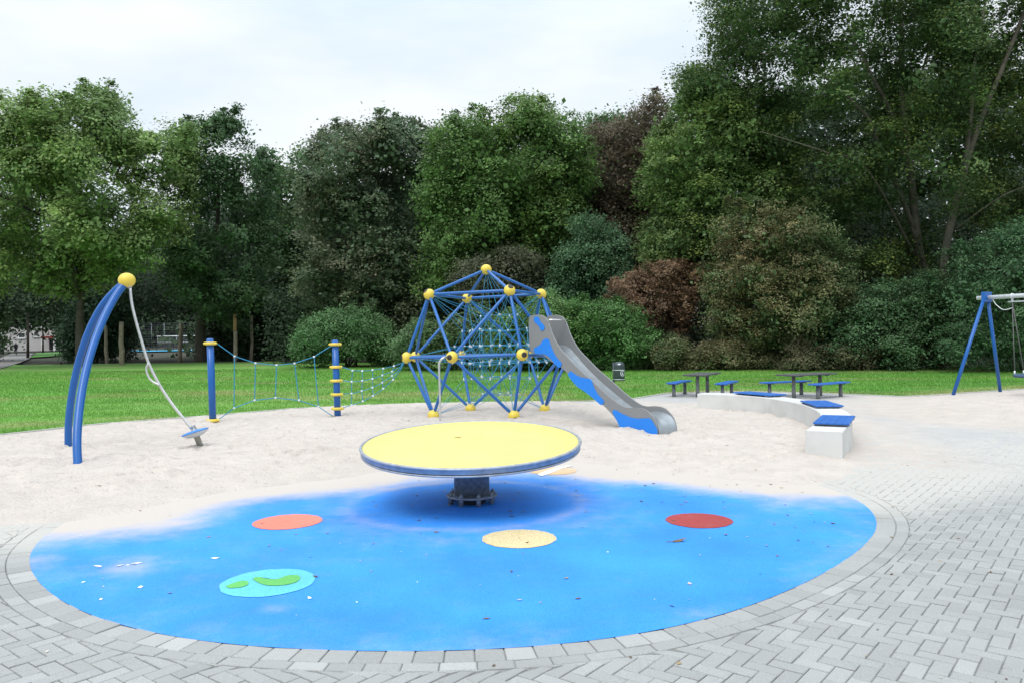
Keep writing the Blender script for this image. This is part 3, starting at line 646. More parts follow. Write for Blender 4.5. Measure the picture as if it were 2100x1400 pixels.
# chute between the panels
flp = [(118, 420), (230, 425), (320, 450), (390, 520), (480, 630), (600, 755), (720, 865), (820, 950), (920, 1030), (1000, 1068), (1080, 1082), (1160, 1080), (1230, 1090), (1285, 1118), (1322, 1165), (1343, 1225), (1352, 1300)]
fl3 = catmull([onpl(*p) for p in flp], 4); e0 = fl3[-1].copy(); e0[2] = -.12; fl3.append(e0)
V = []; wn = 7
for p in fl3:
    for j in range(wn):
        s_ = j/(wn-1); cup = .05*(abs(s_-.5)*2)**4; V.append(p+sn*(.028+(SW-.056)*s_)+[0, 0, cup])
Fq = [(i*wn+j, i*wn+j+1, (i+1)*wn+j+1, (i+1)*wn+j) for i in range(len(fl3)-1) for j in range(wn-1)]
b = len(V); V2 = [np.array(p)+[0, 0, -.02] for p in V]
MB().add(V+V2, Fq+[tuple(b+i for i in f)[::-1] for f in Fq], True).build('chute', M['slide_steel'], sld)
p = onpl(300, 160); MB().tube([p+sn*.02+[0, 0, -.02], p+sn*(SW-.02)+[0, 0, -.02]], .017, 10).build('grab_bar', M['steel'], sld)
dec = [[(160, 165), (170, 142), (190, 138), (210, 152), (220, 185), (250, 215), (262, 240), (258, 262), (240, 272), (225, 265), (212, 232), (185, 205), (167, 190)],
       [(157, 462), (170, 432), (215, 408), (250, 362), (275, 348), (298, 352), (318, 400), (345, 470), (380, 530), (422, 575), (424, 600), (410, 618), (388, 612), (345, 565), (300, 515), (255, 492), (200, 490), (170, 480)],
       [(488, 688), (500, 664), (520, 660), (560, 690), (610, 714), (690, 728), (712, 745), (735, 810), (775, 880), (825, 932), (828, 955), (815, 974), (795, 972), (720, 905), (640, 845), (570, 795), (515, 730)],
       [(912, 1045), (922, 1026), (945, 1028), (1000, 1060), (1080, 1096), (1150, 1108), (1262, 1104), (1285, 1118), (1315, 1170), (1340, 1210), (1344, 1330), (1010, 1330), (985, 1190), (950, 1115)]]
for dpl in dec:
    P = [onpl(*q, -.014) for q in dpl]; P = catmull(P+[P[0]], 3)[:-1] if dpl is not dec[3] else P
    MB().prism(P, sn*.0125).build('decor_panel', M['slide_blue'], sld)
for dpl in (dec[0],):
    pass

# ================================================================ ARCHED POLE WITH SWAYING SEAT
f1 = G(160, 958); f2 = G(140, 920); bl = D(260, 575, 13.3)
arc = empty('sway_pole', (f1[0]*.5+f2[0]*.5, f1[1]*.5+f2[1]*.5, 0), 'twin curved blue pillars meeting in a yellow ball that carries a steel pole seat', 'swing')
def path(P, Y0, Y1):
    y0, y1 = P[0][1], P[-1][1]; return catmull([D(x, y, Y0+(Y1-Y0)*((y0-y)/(y0-y1))**1.25) for x, y in P], 5)
a1 = path([(160, 962), (158, 900), (163, 835), (174, 770), (191, 708), (214, 650), (238, 606), (255, 583)], f1[1], 13.28)
a2 = path([(140, 924), (141, 865), (149, 800), (162, 740), (182, 680), (208, 630), (235, 598), (252, 583)], f2[1], 13.36)
for a, f_ in ((a1, f1), (a2, f2)):
    a = [np.array((a[0][0], a[0][1], -.15))]+a; MB().tube(a, .061, 20).build('curved_pillar', M['blue_paint'], arc)
b = MB().ball(bl, .132, 16, (1.05, 1, .95)).build('ball_joint', M['yellow'], arc)
Pp = path([(266.7, 590), (271, 625), (281, 666), (292, 703.5), (305, 744), (327, 788), (352, 826), (377, 858), (393, 878)], 13.3, 13.38)
MB().tube(Pp, .024, 14).tube([bl+[.04, 0, -.1], Pp[0]], .035, 12).build('sway_bar', M['steel'], arc)
hp = catmull([D(*q, 13.3) for q in ((305, 744), (300, 754), (303, 768), (311, 780), (327, 789))], 5)
MB().tube(hp, .017, 10).build('hand_grip', M['steel'], arc)
ct = D(400, 885, 13.4); g_ = G(413, 918); ax = (Pp[-1]-Pp[-6]); ax = -ax/np.linalg.norm(ax)
tilt = np.array((-math.sin(math.radians(17)), 0, math.cos(math.radians(17)))); R_ = frame(tilt)
MB().lathe(ct, [(.001, .035), (.10, .032), (.20, .018), (.226, .005), (.228, -.008), (.215, -.012)], 40, R_).build('seat', mat('light blue rubber', (.05, .22, .62), .5), arc)
MB().lathe(ct, [(.214, -.010), (.20, -.03), (.15, -.065), (.07, -.085), (.001, -.09)], 40, R_).build('seat_shell', M['pale_grey'], arc)
ft = np.array((g_[0]+.03, g_[1], -.08)); MB().tube([ct-tilt*.05, ft], .05, 18).build('foot_tube', mat('sand dulled tube', (.30, .29, .25), .6, .1), arc)
MB().lathe(ct+tilt*.03, [(.06, 0), (.045, .02), (.034, .05), (.034, .09), (.001, .09)], 20, R_).build('socket', M['galv'], arc)

# ================================================================ CURVED CONCRETE BENCH
ctl = [(4.66, 11.68), (5.35, 13.0), (5.98, 14.6), (6.28, 16.3), (6.15, 17.9), (5.70, 19.3), (4.75, 20.5)]
# centre line from the photo's own top edges
ctl = [tuple(q) for q in GP([(1688.5, 882.3), (1714, 858), (1706, 841), (1664, 825.5), (1590, 813), (1519, 807), (1438, 804.5)], .43)]
cl_ = np.array(catmull([(*p, 0) for p in ctl], 24)); seg = np.r_[0, np.cumsum(np.linalg.norm(np.diff(cl_, axis=0), axis=1))]; TL = seg[-1]
def wallpt(s, o_, z):
    c = np.array([np.interp(s, seg, cl_[:, i]) for i in range(3)]); e_ = np.array([np.interp(min(s+.05, TL), seg, cl_[:, i])-np.interp(max(s-.05, 0), seg, cl_[:, i]) for i in range(3)]); e_ /= np.linalg.norm(e_)
    return c+np.array((e_[1], -e_[0], 0))*o_+[0, 0, z], e_
wl = empty('concrete_bench', tuple(cl_[0]*[1, 1, 0]), 'curved pale concrete seat wall at the right edge of the sand', 'bench')
cuts = [0, TL*.27, TL*.52, TL*.76, TL]; WH = .42; HW = .25
for i in range(4):
    s0, s1 = cuts[i]+.004, cuts[i+1]-.004; ss = np.linspace(s0, s1, 16); V = []
    prof = [(-HW, -.15), (-HW, WH-.012), (-HW+.012, WH), (HW-.012, WH), (HW, WH-.012), (HW, -.15)]
    for s_ in ss:
        for (o_, z) in prof: V.append(wallpt(s_, o_, z)[0])
    k = len(prof); Fq = [(a*k+b_, a*k+b_+1, (a+1)*k+b_+1, (a+1)*k+b_) for a in range(15) for b_ in range(k-1)]
    Fq += [tuple(range(k))[::-1], tuple(15*k+j for j in range(k))]
    MB().add(V, Fq).build('concrete_block', M['concrete'], wl)
pads = [(1.72, 1.5, 'front blue seat pad on the near end of the curved concrete bench'), (4.35, 1.45, 'middle blue seat pad on the curved concrete bench'), (7.0, 1.45, 'far blue seat pad on the curved concrete bench')]
def nearest_s(px, py): q = GP([(px, py)], .48)[0]; return seg[np.argmin(np.hypot(cl_[:, 0]-q[0], cl_[:, 1]-q[1]))]
pads = [(nearest_s(1716, 858), 1.28, pads[0][2]), (nearest_s(1664, 825), 1.28, pads[1][2]), (nearest_s(1519, 807), 1.28, pads[2][2])]
for s_, ln, lab in pads:
    c, e_ = wallpt(s_, .02, WH+.035); a = math.atan2(e_[1], e_[0]); R_ = rotz(a)
    pr = empty('seat_pad', c-[0, 0, .035], lab, 'seat', 'blue seats on the concrete bench')
    for j in range(5):
        o_ = (j-2)*.103; MB().box(c+R_@np.array((0, o_, .012)), (ln, .1015, .030), R_, .004).build('slat', M['pad'], pr)
    for t_ in (-.4, .4): MB().box(c+R_@np.array((t_*ln, 0, -.021)), (.06, .5, .022), R_).build('bearer', M['galv'], pr)

# ================================================================ TABLES AND BENCHES
def mk_table(name, label, L_, hgt, wid, slats, topm, legs, cat, group):
    r = empty(name, (0, 0, 0), label, cat, group); w1 = wid/slats
    for j in range(slats):
        MB().box((0, (j-(slats-1)/2)*w1, hgt-.02), (L_, w1-.008, .04), None, .008).build('slat', topm, r, local=True)
    for x in legs:
        MB().box((x, 0, hgt-.055), (.07, wid*.86, .03), None, .004).build('bracket', M['leg_grey'], r, local=True)
        MB().tube([(x, 0, -.1), (x, 0, hgt-.07)], [.06, .052], 16).build('leg', M['leg_grey'], r, local=True)
    return r
def dup(root, loc, rz, label):
    c = root.copy(); COL.objects.link(c); c.location = loc; c.rotation_euler = (0, 0, rz); c['label'] = label
    for ch in list(root.children):
        d_ = ch.copy(); COL.objects.link(d_); d_.parent = c
    return c
tb = mk_table('picnic_table', 'right dark grey picnic table standing between two blue benches', 1.9, .70, .75, 6, M['dark_table'], (-.6, .6), 'table', 'picnic tables')
bn = mk_table('bench', '', 1.75, .44, .36, 3, M['pad'], (-.62, .62), 'bench', 'blue benches by the picnic tables')
A, B = G(1628, 815.5), G(1682, 811.5); d1 = (B-A)[:2]; a1_ = math.atan2(d1[1], d1[0]); mid = (A+B)/2; z0 = .006
tb.location = (mid[0], mid[1], z0); tb.rotation_euler = (0, 0, a1_)
def place_bench(o, pA, pB, label, first=False):
    A, B = G(*pA), G(*pB); m_ = (A+B)/2; a = math.atan2(B[1]-A[1], B[0]-A[0])
    if first: o.location = (m_[0], m_[1], z0); o.rotation_euler = (0, 0, a); o['label'] = label; return o
    return dup(o, (m_[0], m_[1], z0), a, label)
b1 = place_bench(bn, (1671.5, 818), (1730, 812), 'blue bench in front of the right picnic table, rightmost of four', True)
b2 = place_bench(bn, (1581, 812.3), (1641, 809.3), 'blue bench behind and left of the right picnic table')
a2_ = math.radians(62); n2 = np.array((math.sin(a2_), -math.cos(a2_))); dd2 = np.array((math.cos(a2_), math.sin(a2_)))
L1 = G(1382, 812.8)[:2]; m3 = L1+dd2*.62; dup(bn, (m3[0], m3[1], z0), a2_, 'leftmost blue bench, left of the left picnic table')
m4 = m3+n2*.74-dd2*0.0; dup(tb, (m4[0], m4[1], z0), a2_, 'left dark grey picnic table behind the far end of the concrete bench')
m5 = m3+n2*1.5; dup(bn, (m5[0], m5[1], z0), a2_, 'blue bench right of the left picnic table, just above the far seat pad')

# ================================================================ BIN
g = G(1259, 803); g[2] = 0; bi = empty('litter_bin', g, 'anthracite cylinder litter bin on a post with a pale round emblem', 'bin')
MB().tube([g+[0, 0, -.1], g+[0, 0, 1.02]], .035, 14).build('post', M['anthracite'], bi)
bc = g+[.19, -.02, .42]
k_ = g[1]/F; zb_ = D(1267, 780, g[1])[2]; zt_ = D(1267, 749, g[1])[2]; hb = zt_-zb_
bc[2] = zb_; MB().lathe(bc, [(.001, 0), (.185, 0), (.19, .01), (.19, hb)], 36).build('body', M['anthracite'], bi)
MB().lathe(bc+[0, 0, hb], [(.192, -.01), (.19, .03), (.16, .09), (.10, .125), (.001, .135)], 36).build('lid', M['anthracite'], bi)
MB().ball(bc+[-.01, -.13, hb+.035], .085, 12, (1, .7, .6)).build('lid_highlight', M['pale_grey'], bi)  # pale bulge added to the lid in place of its highlight
for z in (.04, hb-.16): MB().lathe(bc+[0, 0, z], [(.190, 0), (.194, .002), (.194, .018), (.19, .02)], 36).box(bc+[-.17, .02, z+.01], (.12, .05, .03)).build('band', M['ferrule'], bi)
# round emblem curved on the drum: ring with a small figure dropping something in a basket
def ondrum(u, v, o_=.003): a = -1.02+u/.19; return bc+[(.19+o_)*math.cos(a), (.19+o_)*math.sin(a), hb*.5+v]
mb = MB(); n_ = 28; V = []
for rr2 in (.098, .078):
    for i in range(n_): V.append(ondrum(rr2*math.cos(2*math.pi*i/n_), rr2*math.sin(2*math.pi*i/n_)))
mb.add(V, [(i, (i+1) % n_, n_+(i+1) % n_, n_+i) for i in range(n_)])
def blob(pts): mb.add([ondrum(*p) for p in pts], [tuple(range(len(pts)))])
blob([(-.02+.018*math.cos(t), .045+.018*math.sin(t)) for t in np.linspace(0, 6.28, 11)[:-1]])
blob([(-.035, .025), (-.008, .025), (.0, -.01), (-.012, -.06), (-.026, -.06), (-.026, -.02), (-.04, -.06), (-.054, -.05)])
blob([(-.01, .02), (.03, -.005), (.025, -.012), (-.008, .006)]); blob([(.015, -.025), (.055, -.025), (.048, -.062), (.022, -.062)])
mb.build('emblem', M['pale_grey'], bi)

# ================================================================ NEST SWING
s1_, s2_ = G(1950, 813), G(2053, 806); mid = (s1_+s2_)/2; tpz = D(2022, 600, mid[1])[2]
dl = (s2_-s1_); dl[2] = 0; dl /= np.linalg.norm(dl); bd = np.array((dl[1], -dl[0], 0)); apex = np.array((D(2023, 600, 23.3)[0], 23.3, tpz))
sw = empty('nest_swing', (mid[0], mid[1], 0), 'blue A frame swing with a white beam and a hanging basket seat', 'swing')
SL = 3.0
for e_ in (0, 1):
    o_ = bd*SL*e_
    for s_, f_ in ((-1, s1_), (1, s2_)):
        MB().tube([f_+o_+[0, 0, -.15], apex+o_+dl*s_*.03+[0, 0, -.02]], .05, 16).build('leg', M['blue_paint'], sw)
    MB().box(apex+o_+[0, 0, -.14], (.34, .12, .30), rotz(math.atan2(dl[1], dl[0])), .01).build('head_plate', M['blue_paint'], sw)
bz = apex+[0, 0, -.155]
MB().tube([bz-bd*.28+[0, -.0, 0], bz+bd*(SL+.28)], .062, 20).build('beam', M['swing_beam'], sw)
h1 = bz+bd*.75; h2 = bz+bd*(SL-.75)
MB().tube([h1+[0, 0, -.16]-bd*.12, h2+[0, 0, -.16]+bd*.12], .022, 12).build('spreader_bar', M['swing_beam'], sw)
for h_ in (h1, h2): MB().lathe(h_, [(.063, -.03), (.08, -.03), (.08, .03), (.063, .03)], 20, frame(bd)).box(h_+[0, 0, -.11], (.04, .04, .12)).build('hanger', M['swing_beam'], sw)
MB().tube(catmull([bz+bd*.18+[0, 0, -.05], bz+bd*.28+[0, 0, -.22], bz+bd*.5+[0, 0, -.38], h1+[0, 0, -.34]], 6), .012, 8).build('safety_hose', M['ferrule'], sw)
bk = (h1+h2)/2; bk[2] = .62; rb = .62
ring = [bk+bd*rb*math.cos(t)+dl*rb*math.sin(t) for t in np.linspace(0, 2*math.pi, 40)]
mb = MB().tube(ring, .045, 12, False).build('basket_rim', M['basket'], sw)
mb = MB()
for i in range(-5, 6):
    w_ = math.sqrt(max(rb*rb-(i*.11)**2, 0))
    for a_, b_ in ((bd, dl), (dl, bd)):
        mb.tube([bk+a_*i*.11-b_*w_, bk+a_*i*.11+[0, 0, -.1*(w_/rb)], bk+a_*i*.11+b_*w_], .010, 6, False)
mb.build('basket_net', mat('blue basket mesh', (.05, .16, .34), .7), sw)
for h_, t_ in ((h1, math.pi), (h2, 0)):
    for dt in (-.35, .35):
        q = bk+bd*rb*math.cos(t_+dt)+dl*rb*math.sin(t_+dt)
        MB().tube([h_+[0, 0, -.16], q+[0, 0, .12]], .012, 8).build('rope', M['rope_dark'], sw); MB().tube([q+[0, 0, .13], q+[0, 0, .01]], .022, 8).build('rope_sleeve', M['ferrule'], sw)

# ================================================================ FAR THINGS
def timber(px, yb, yt, wpx, m, label, lean=0):
    g = G(px, yb); zt = D(px, yt, g[1])[2]; r = wpx/2*g[1]/F; k = 7; P = []; rs = []
    for i in range(k):
        t_ = i/(k-1); P.append(g+[lean*t_+rng.normal(0, .03), rng.normal(0, .03), (zt-g[2])*t_-(.2 if i == 0 else 0)]); rs.append(r*(1.1-.15*t_+rng.normal(0, .04)))
    if isinstance(m, list):
        mb = MB(); mb.tube(P[:5], rs[:5], 12); mb.mat = 1; mb.tube(P[4:], rs[4:], 12)
    else: mb = MB().tube(P, rs, 12)
    tagit(mb.build('timber_post', m, None, g), label, 'post', 'timber posts on the far lawn')
timber(219, 745, 668, 6.5, M['wood'], 'weathered timber post just right of the curved blue pillar', -.1)
timber(250, 748, 660, 9.5, M['wood'], 'thick weathered timber post below the yellow ball, second from left')
timber(368, 740, 663, 8, M['wood'], 'timber post leaning in front of the football goal', .25)
timber(483, 742, 645, 7.5, [M['wood'], M['wood_orange']], 'tall timber post with an orange top behind the rope frame')
timber(516, 738, 646, 6, M['wood'], 'thin grey timber post right of the orange topped one')
# football goal and ball fence
Yg = 150.; gz = float(terr(Yg))
def goalp(px, h_): q = D(px, 700, Yg); return np.array((q[0], Yg, gz+h_))
gl = empty('football_goal', goalp(363, 0), 'pale framed football goal on the blue court behind the trees', 'goal')
for px in (323.5, 362, 403): MB().tube([goalp(px, 0), goalp(px, 2.3)], .06, 8).build('goal_post', M['galv'], gl)
MB().tube([goalp(322, 2.3), goalp(405, 2.3)], .10, 8).tube([goalp(322, 1.15), goalp(403, 1.15)], .04, 6).build('crossbar', M['ferrule'], gl)
mb = MB()
for i in range(22): q = goalp(324+i*3.7, 0); mb.tube([q, q+[0, 0, 2.3]], .012, 4, False)
for i in range(7): mb.tube([goalp(323, .3*i+.1), goalp(403, .3*i+.1)], .012, 4, False)
mb.build('goal_net', M['galv'], gl)
Yf = 160.; fz = float(terr(Yf)); fe = empty('ball_fence', (D(350, 700, Yf)[0], Yf, fz), 'tall thin wire ball fence behind the football goal', 'fence')
for px in range(285, 440, 26): q = D(px, 700, Yf); MB().tube([(q[0], Yf, fz), (q[0], Yf, fz+5)], .05, 6).build('fence_post', M['galv'], fe)
mb = MB(); xa, xb = D(285, 700, Yf)[0], D(436, 700, Yf)[0]
for z in np.arange(.1, 5.01, .35): mb.tube([(xa, Yf, fz+z), (xb, Yf, fz+z)], .012, 4, False)
mb.build('wire', M['galv'], fe)
Yl = 128.; mb = MB(); lr = empty('low_railing', (D(340, 700, Yl)[0], Yl, float(terr(Yl))), 'low dark railing along the front of the blue court', 'railing')
for px in range(270, 412, 17): q = D(px, 700, Yl); MB().tube([(q[0], Yl, float(terr(Yl))), (q[0], Yl, float(terr(Yl))+.62)], .05, 6).build('railing_post', M['dark'], lr)
MB().tube([(D(270, 700, Yl)[0], Yl, float(terr(Yl))+.6), (D(408, 700, Yl)[0], Yl, float(terr(Yl))+.6)], .03, 6).build('rail', M['dark'], lr)
# house
Yh = 140.; hz = float(terr(Yh)); kk = Yh/F
bo = D(85, 718, Yh); hs = empty('house', (bo[0], Yh, hz), 'pale rendered house with a red canopied entrance seen beyond the far path', 'house')
def hx(px): return D(px, 690, Yh)[0]
def hzz(px, py): return D(px, py, Yh)[2]
x0, x1 = hx(8), hx(150); MB().box(((x0+x1)/2, Yh+4.5, hz+4.5), (x1-x0, 9, 9)).build('wall', M['render_wall'], hs)
MB().prism([(x0-.4, Yh-.5, hz+9), (x0-.4, Yh+9.5, hz+9), (x0-.4, Yh+4.5, hz+12.5)], (x1-x0+.8, 0, 0)).build('roof', mat('grey roof tiles', (.09, .07, .065), .8), hs)
for (a_, b_, t_, s_) in ((38, 52, 682, 693), (69, 81, 682, 690), (38, 52, 655, 667), (69, 81, 655, 667)):
    xa, xb = hx(a_), hx(b_); za, zb2 = hzz(a_, s_), hzz(a_, t_)
    w_ = MB().box(((xa+xb)/2, Yh-.03, (za+zb2)/2), (xb-xa, .08, zb2-za)).build('window', M['white'], hs)
    MB().box(((xa+xb)/2, Yh-.06, (za+zb2)/2), (xb-xa-.25, .08, zb2-za-.2)).build('pane', M['window'], w_)
    MB().box(((xa+xb)/2, Yh-.1, za-.1), (xb-xa+.2, .25, .12)).build('sill', M['white'], w_)
xa, xb = hx(98), hx(126); MB().box(((xa+xb)/2, Yh-1.0, hzz(110, 691.5)), (xb-xa, 2.2, .38)).build('canopy', M['red_awning'], hs)
MB().box(((xa+xb)/2, Yh-.05, (hz+hzz(110, 693))/2+.1), (xb-xa-.6, .14, hzz(110, 693)-hz-.2)).build('doorway', M['dark'], hs)
for q in (xa+.15, xb-.15): MB().box((q, Yh-1.9, (hz+hzz(110, 693))/2), (.28, .28, hzz(110, 693)-hz)).build('canopy_post', M['white'], hs)
# bicycle-less walker on the path: one continuous body
g = G(33, 728); pe = bpy.data.meshes.new('person')
J_ = {'pel': (0, 0, .92), 'spi': (0, 0, 1.15), 'che': (0, -.02, 1.36), 'nek': (0, 0, 1.5), 'hed': (0, -.02, 1.62), 'crn': (0, -.01, 1.72), 'hl': (.09, 0, .88), 'kl': (.11, -.12, .5), 'al': (.11, .0, .08), 'tl': (.12, -.14, .03),
      'hr': (-.09, 0, .88), 'kr': (-.10, .02, .48), 'ar': (-.10, .2, .10), 'tr': (-.11, .1, .03), 'sl': (.19, 0, 1.42), 'el': (.26, .04, 1.15), 'wl': (.25, -.1, .92), 'sr': (-.19, 0, 1.42), 'er': (-.26, .06, 1.15), 'wr': (-.25, .0, .90)}
rd = {'pel': .15, 'spi': .14, 'che': .16, 'nek': .06, 'hed': .10, 'crn': .08, 'hl': .1, 'kl': .065, 'al': .045, 'tl': .035, 'hr': .1, 'kr': .065, 'ar': .045, 'tr': .035, 'sl': .08, 'el': .05, 'wl': .035, 'sr': .08, 'er': .05, 'wr': .035}
ks = list(J_); E_ = ['pel spi', 'spi che', 'che nek', 'nek hed', 'hed crn', 'pel hl', 'hl kl', 'kl al', 'al tl', 'pel hr', 'hr kr', 'kr ar', 'ar tr', 'che sl', 'sl el', 'el wl', 'che sr', 'sr er', 'er wr']
pe.from_pydata([J_[k] for k in ks], [tuple(ks.index(q) for q in e_.split()) for e_ in E_], []); po = link('person', pe, None, g)
mo = po.modifiers.new('skin', 'SKIN')
for i, k_ in enumerate(ks): pe.skin_vertices[0].data[i].radius = (rd[k_], rd[k_]); pe.skin_vertices[0].data[i].use_root = (k_ == 'pel')
po.modifiers.new('sub', 'SUBSURF').levels = 1; po.modifiers['sub'].render_levels = 2
pm = bpy.data.materials.new('walker'); pm.use_nodes = True; t_ = pm.node_tree; tcn = t_.nodes.new('ShaderNodeTexCoord'); sp = t_.nodes.new('ShaderNodeSeparateXYZ'); cra = t_.nodes.new('ShaderNodeValToRGB'); dv = t_.nodes.new('ShaderNodeMath'); dv.operation = 'DIVIDE'; dv.inputs[1].default_value = 1.8
t_.links.new(tcn.outputs['Object'], sp.inputs[0]); t_.links.new(sp.outputs['Z'], dv.inputs[0]); t_.links.new(dv.outputs[0], cra.inputs[0]); t_.links.new(cra.outputs[0], t_.nodes['Principled BSDF'].inputs['Base Color'])
cra.color_ramp.interpolation = 'CONSTANT'; e_ = cra.color_ramp.elements; e_[0].color = (.22, .22, .23, 1); e_[1].position = .38; e_[1].color = (.015, .015, .02, 1)
for ps, cl2 in ((.85, (.4, .26, .2, 1)), (.93, (.04, .03, .02, 1))): q = e_.new(ps); q.color = cl2
pe.materials.append(pm); tagit(po, 'distant person in a dark jacket and pale trousers walking on the grey path', 'person')

# ================================================================ TREES AND SHRUBS
def leaves(C, out_, per, cr_, leaf, col, yel, jit=.55, flat=.6, brightvar=.22):
    """C clump centres, out_ outward directions -> leaf quads"""
    n = len(C)*per; cid = np.repeat(np.arange(len(C)), per)
    o_ = out_[cid]; g_ = rng.normal(0, 1, (n, 3)); rad = (g_*o_).sum(1, keepdims=True); g_ = g_-o_*rad*(1-flat); g_[:, 2] *= .75
    s_ = (cr_*(.6+.8*rng.random(len(C))))[cid][:, None]
    P = C[cid]+g_*s_*.5
    cn = rng.normal(0, .35, (len(C), 3))[cid]
    nr_ = o_*.75+np.array([0, -.1, .6])+cn+rng.normal(0, jit*.7, (n, 3)); nr_ /= np.linalg.norm(nr_, axis=1, keepdims=True)
    a = rng.normal(0, 1, (n, 3)); u = np.cross(nr_, a); u /= np.linalg.norm(u, axis=1, keepdims=True); v = np.cross(nr_, u)
    l_ = (leaf*(.65+.7*rng.random(n)))[:, None]
    V = np.stack([P-u*l_*.5, P+v*l_*.36+nr_*l_*.06, P+u*l_*.5, P-v*l_*.36+nr_*l_*.06], 1).reshape(-1, 3)
    b = (1+rng.normal(0, brightvar, len(C)))[cid]*(1+rng.normal(0, .12, n)); yn = np.clip((fbm(C[:, 0]+C[:, 1]*.6, C[:, 2], 3.2, 3, 2)-.32)*3.2, 0, 2.6)
    y_ = np.clip(yel*(yn+rng.normal(0, .3, len(C)))[cid]+(rng.random(n) < .03)*.5, 0, 1)[:, None]
    c = (np.array(col[0])*(1-y_)+np.array(col[1])*y_)*np.clip(b, .35, 1.9)[:, None]
    return V, np.repeat(c, 4, 0)
TOTAL = [0]
def tree(name, poly, Y, lobe, nl, cpl, per, leaf, col, yel, label, cat='tree', trunk=None, group=None, crad=.55, depth=None, front=.5, bark='bark', limbs=7, fill=.75, wisp=0, core=20, spray=0., droop=-.45):
    """crown grown inside an outline at distance Y, with real depth; lobe = lobe radius in m"""
    pp = []
    for (xa_, ya_), (xb_, yb_) in zip(poly, poly[1:]+poly[:1]):
        k_ = max(1, int(math.hypot(xb_-xa_, yb_-ya_)/22))
        for q_ in range(k_): pp.append((xa_+(xb_-xa_)*q_/k_+rng.normal(0, 4), ya_+(yb_-ya_)*q_/k_+rng.normal(0, 4)))
    ph = rng.random(3)*6.28; pp = [(x+7*math.sin(y/23+ph[0])+4*math.sin(y/9+ph[2]), y+8*math.sin(x/27+ph[1])+4*math.sin(x/10+ph[2])) for x, y in pp]
    P = np.array([D(x, y, Y)[[0, 2]] for x, y in pp]); lo, hi = P.min(0), P.max(0); zg = float(terr(Y))
    P[:, 1] = np.maximum(P[:, 1], zg+.02)
    cand = lo+(hi-lo)*rng.random((nl*60, 2)); d_ = sdist(cand, P); T = max(d_.max(), .5); T = depth or T*1.05
    keep = []; rl = []
    for q, dd in zip(cand, d_):
        r_ = lobe*(.65+.6*rng.random())
        if dd < r_*.5: 
            if dd > lobe*.28 and rng.random() < .5: r_ = dd/.5
            else: continue
        if len(keep) > 0 and len(keep) < nl*.8:
            kk_ = np.array(keep); 
            if (np.hypot(*(kk_-q).T) < r_*.42).any(): continue
        keep.append(q); rl.append((r_, dd))
        if len(keep) >= nl: break
    K = np.array(keep); Rl = np.array([a for a, b in rl]); dl_ = np.array([b for a, b in rl])
    th_ = np.sqrt(np.clip(dl_*(2*T-np.minimum(dl_, T)), .01, None)); th_ = np.minimum(th_, T)
    s_ = np.where(rng.random(len(K)) < front, -(.75+.3*rng.random(len(K))), rng.uniform(-.6, 1, len(K)))
    cen_ = np.c_[K[:, 0], Y+s_*(th_-Rl*.3)+rng.normal(0, lobe*.75, len(K)), K[:, 1]]
    mid_ = np.array([K[:, 0].mean(), Y, K[:, 1].mean()])
    nC = (cpl*(Rl/lobe)**2).astype(int)+2; lid = np.repeat(np.arange(len(K)), nC); n = len(lid)
    dr = rng.normal(0, 1, (n, 3)); dr[:, 2] += .55; dr[:, 1] -= .2; dr /= np.linalg.norm(dr, axis=1, keepdims=True)
    C_ = cen_[lid]+dr*(Rl[lid]*(fill+(1.08-fill)*rng.random(n)))[:, None]*[1, 1, .85]
    if spray:     # layered boughs: clumps strung along arching sprays
        ns = 7; sp = rng.random(n) < spray; az = rng.random((len(K), ns))*2*math.pi; ln_ = .7+.75*rng.random((len(K), ns)); zo = rng.uniform(-.7, .8, (len(K), ns))
        j_ = rng.integers(0, ns, n); t_ = rng.random(n)**.7; A_ = az[lid, j_]; T_ = t_*ln_[lid, j_]; R__ = Rl[lid]
        S_ = cen_[lid]+np.c_[np.cos(A_)*T_*R__, np.sin(A_)*T_*R__, (zo[lid, j_]+.12*T_+droop*T_**2)*R__]+rng.normal(0, .07, (n, 3))*R__[:, None]
        C_ = np.where(sp[:, None], S_, C_); up_ = np.c_[np.cos(A_)*.35, np.sin(A_)*.35, np.ones(n)]; up_ /= np.linalg.norm(up_, axis=1, keepdims=True); dr = np.where(sp[:, None], up_, dr)
    C_[:, 2] = np.maximum(C_[:, 2], zg+.15)
    kz = (C_-[0, 0, H])*(Y/C_[:, 1])[:, None]+[0, 0, H]; kk2 = sdist(kz[:, [0, 2]], P) > -.12*lobe*(1+rng.random(len(C_)))
    C_, dr = C_[kk2], dr[kk2]
    if wisp:   # thin shoots that break the skyline
        top = cen_[K[:, 1] > np.quantile(K[:, 1], .45)]; wv = []; wd_ = []
        for _ in range(wisp):
            c_ = top[rng.integers(len(top))]; a = rng.normal(0, .45, 3); a[2] = 1; a /= np.linalg.norm(a)
            for t_ in np.linspace(.45, 1.15, 7): wv.append(c_+a*lobe*t_+rng.normal(0, .06, 3)); wd_.append(a)
        wv = np.array(wv); wd_ = np.array(wd_); kz = (wv-[0, 0, H])*(Y/wv[:, 1])[:, None]+[0, 0, H]; ok = sdist(kz[:, [0, 2]], P) > -.55*lobe; wv, wd_ = wv[ok], wd_[ok]
        C_ = np.r_[C_, wv]; dr = np.r_[dr, wd_]
    cs = np.full(len(C_), crad)
    if wisp and len(wv): cs[-len(wv):] = crad*.5
    gr_ = lambda q: np.array(q)*1.62+.010
    col = [gr_(col[0]), gr_(col[1])]
    V, c = leaves(C_, dr, int(per*2.1), cs, leaf*.86, col, yel)
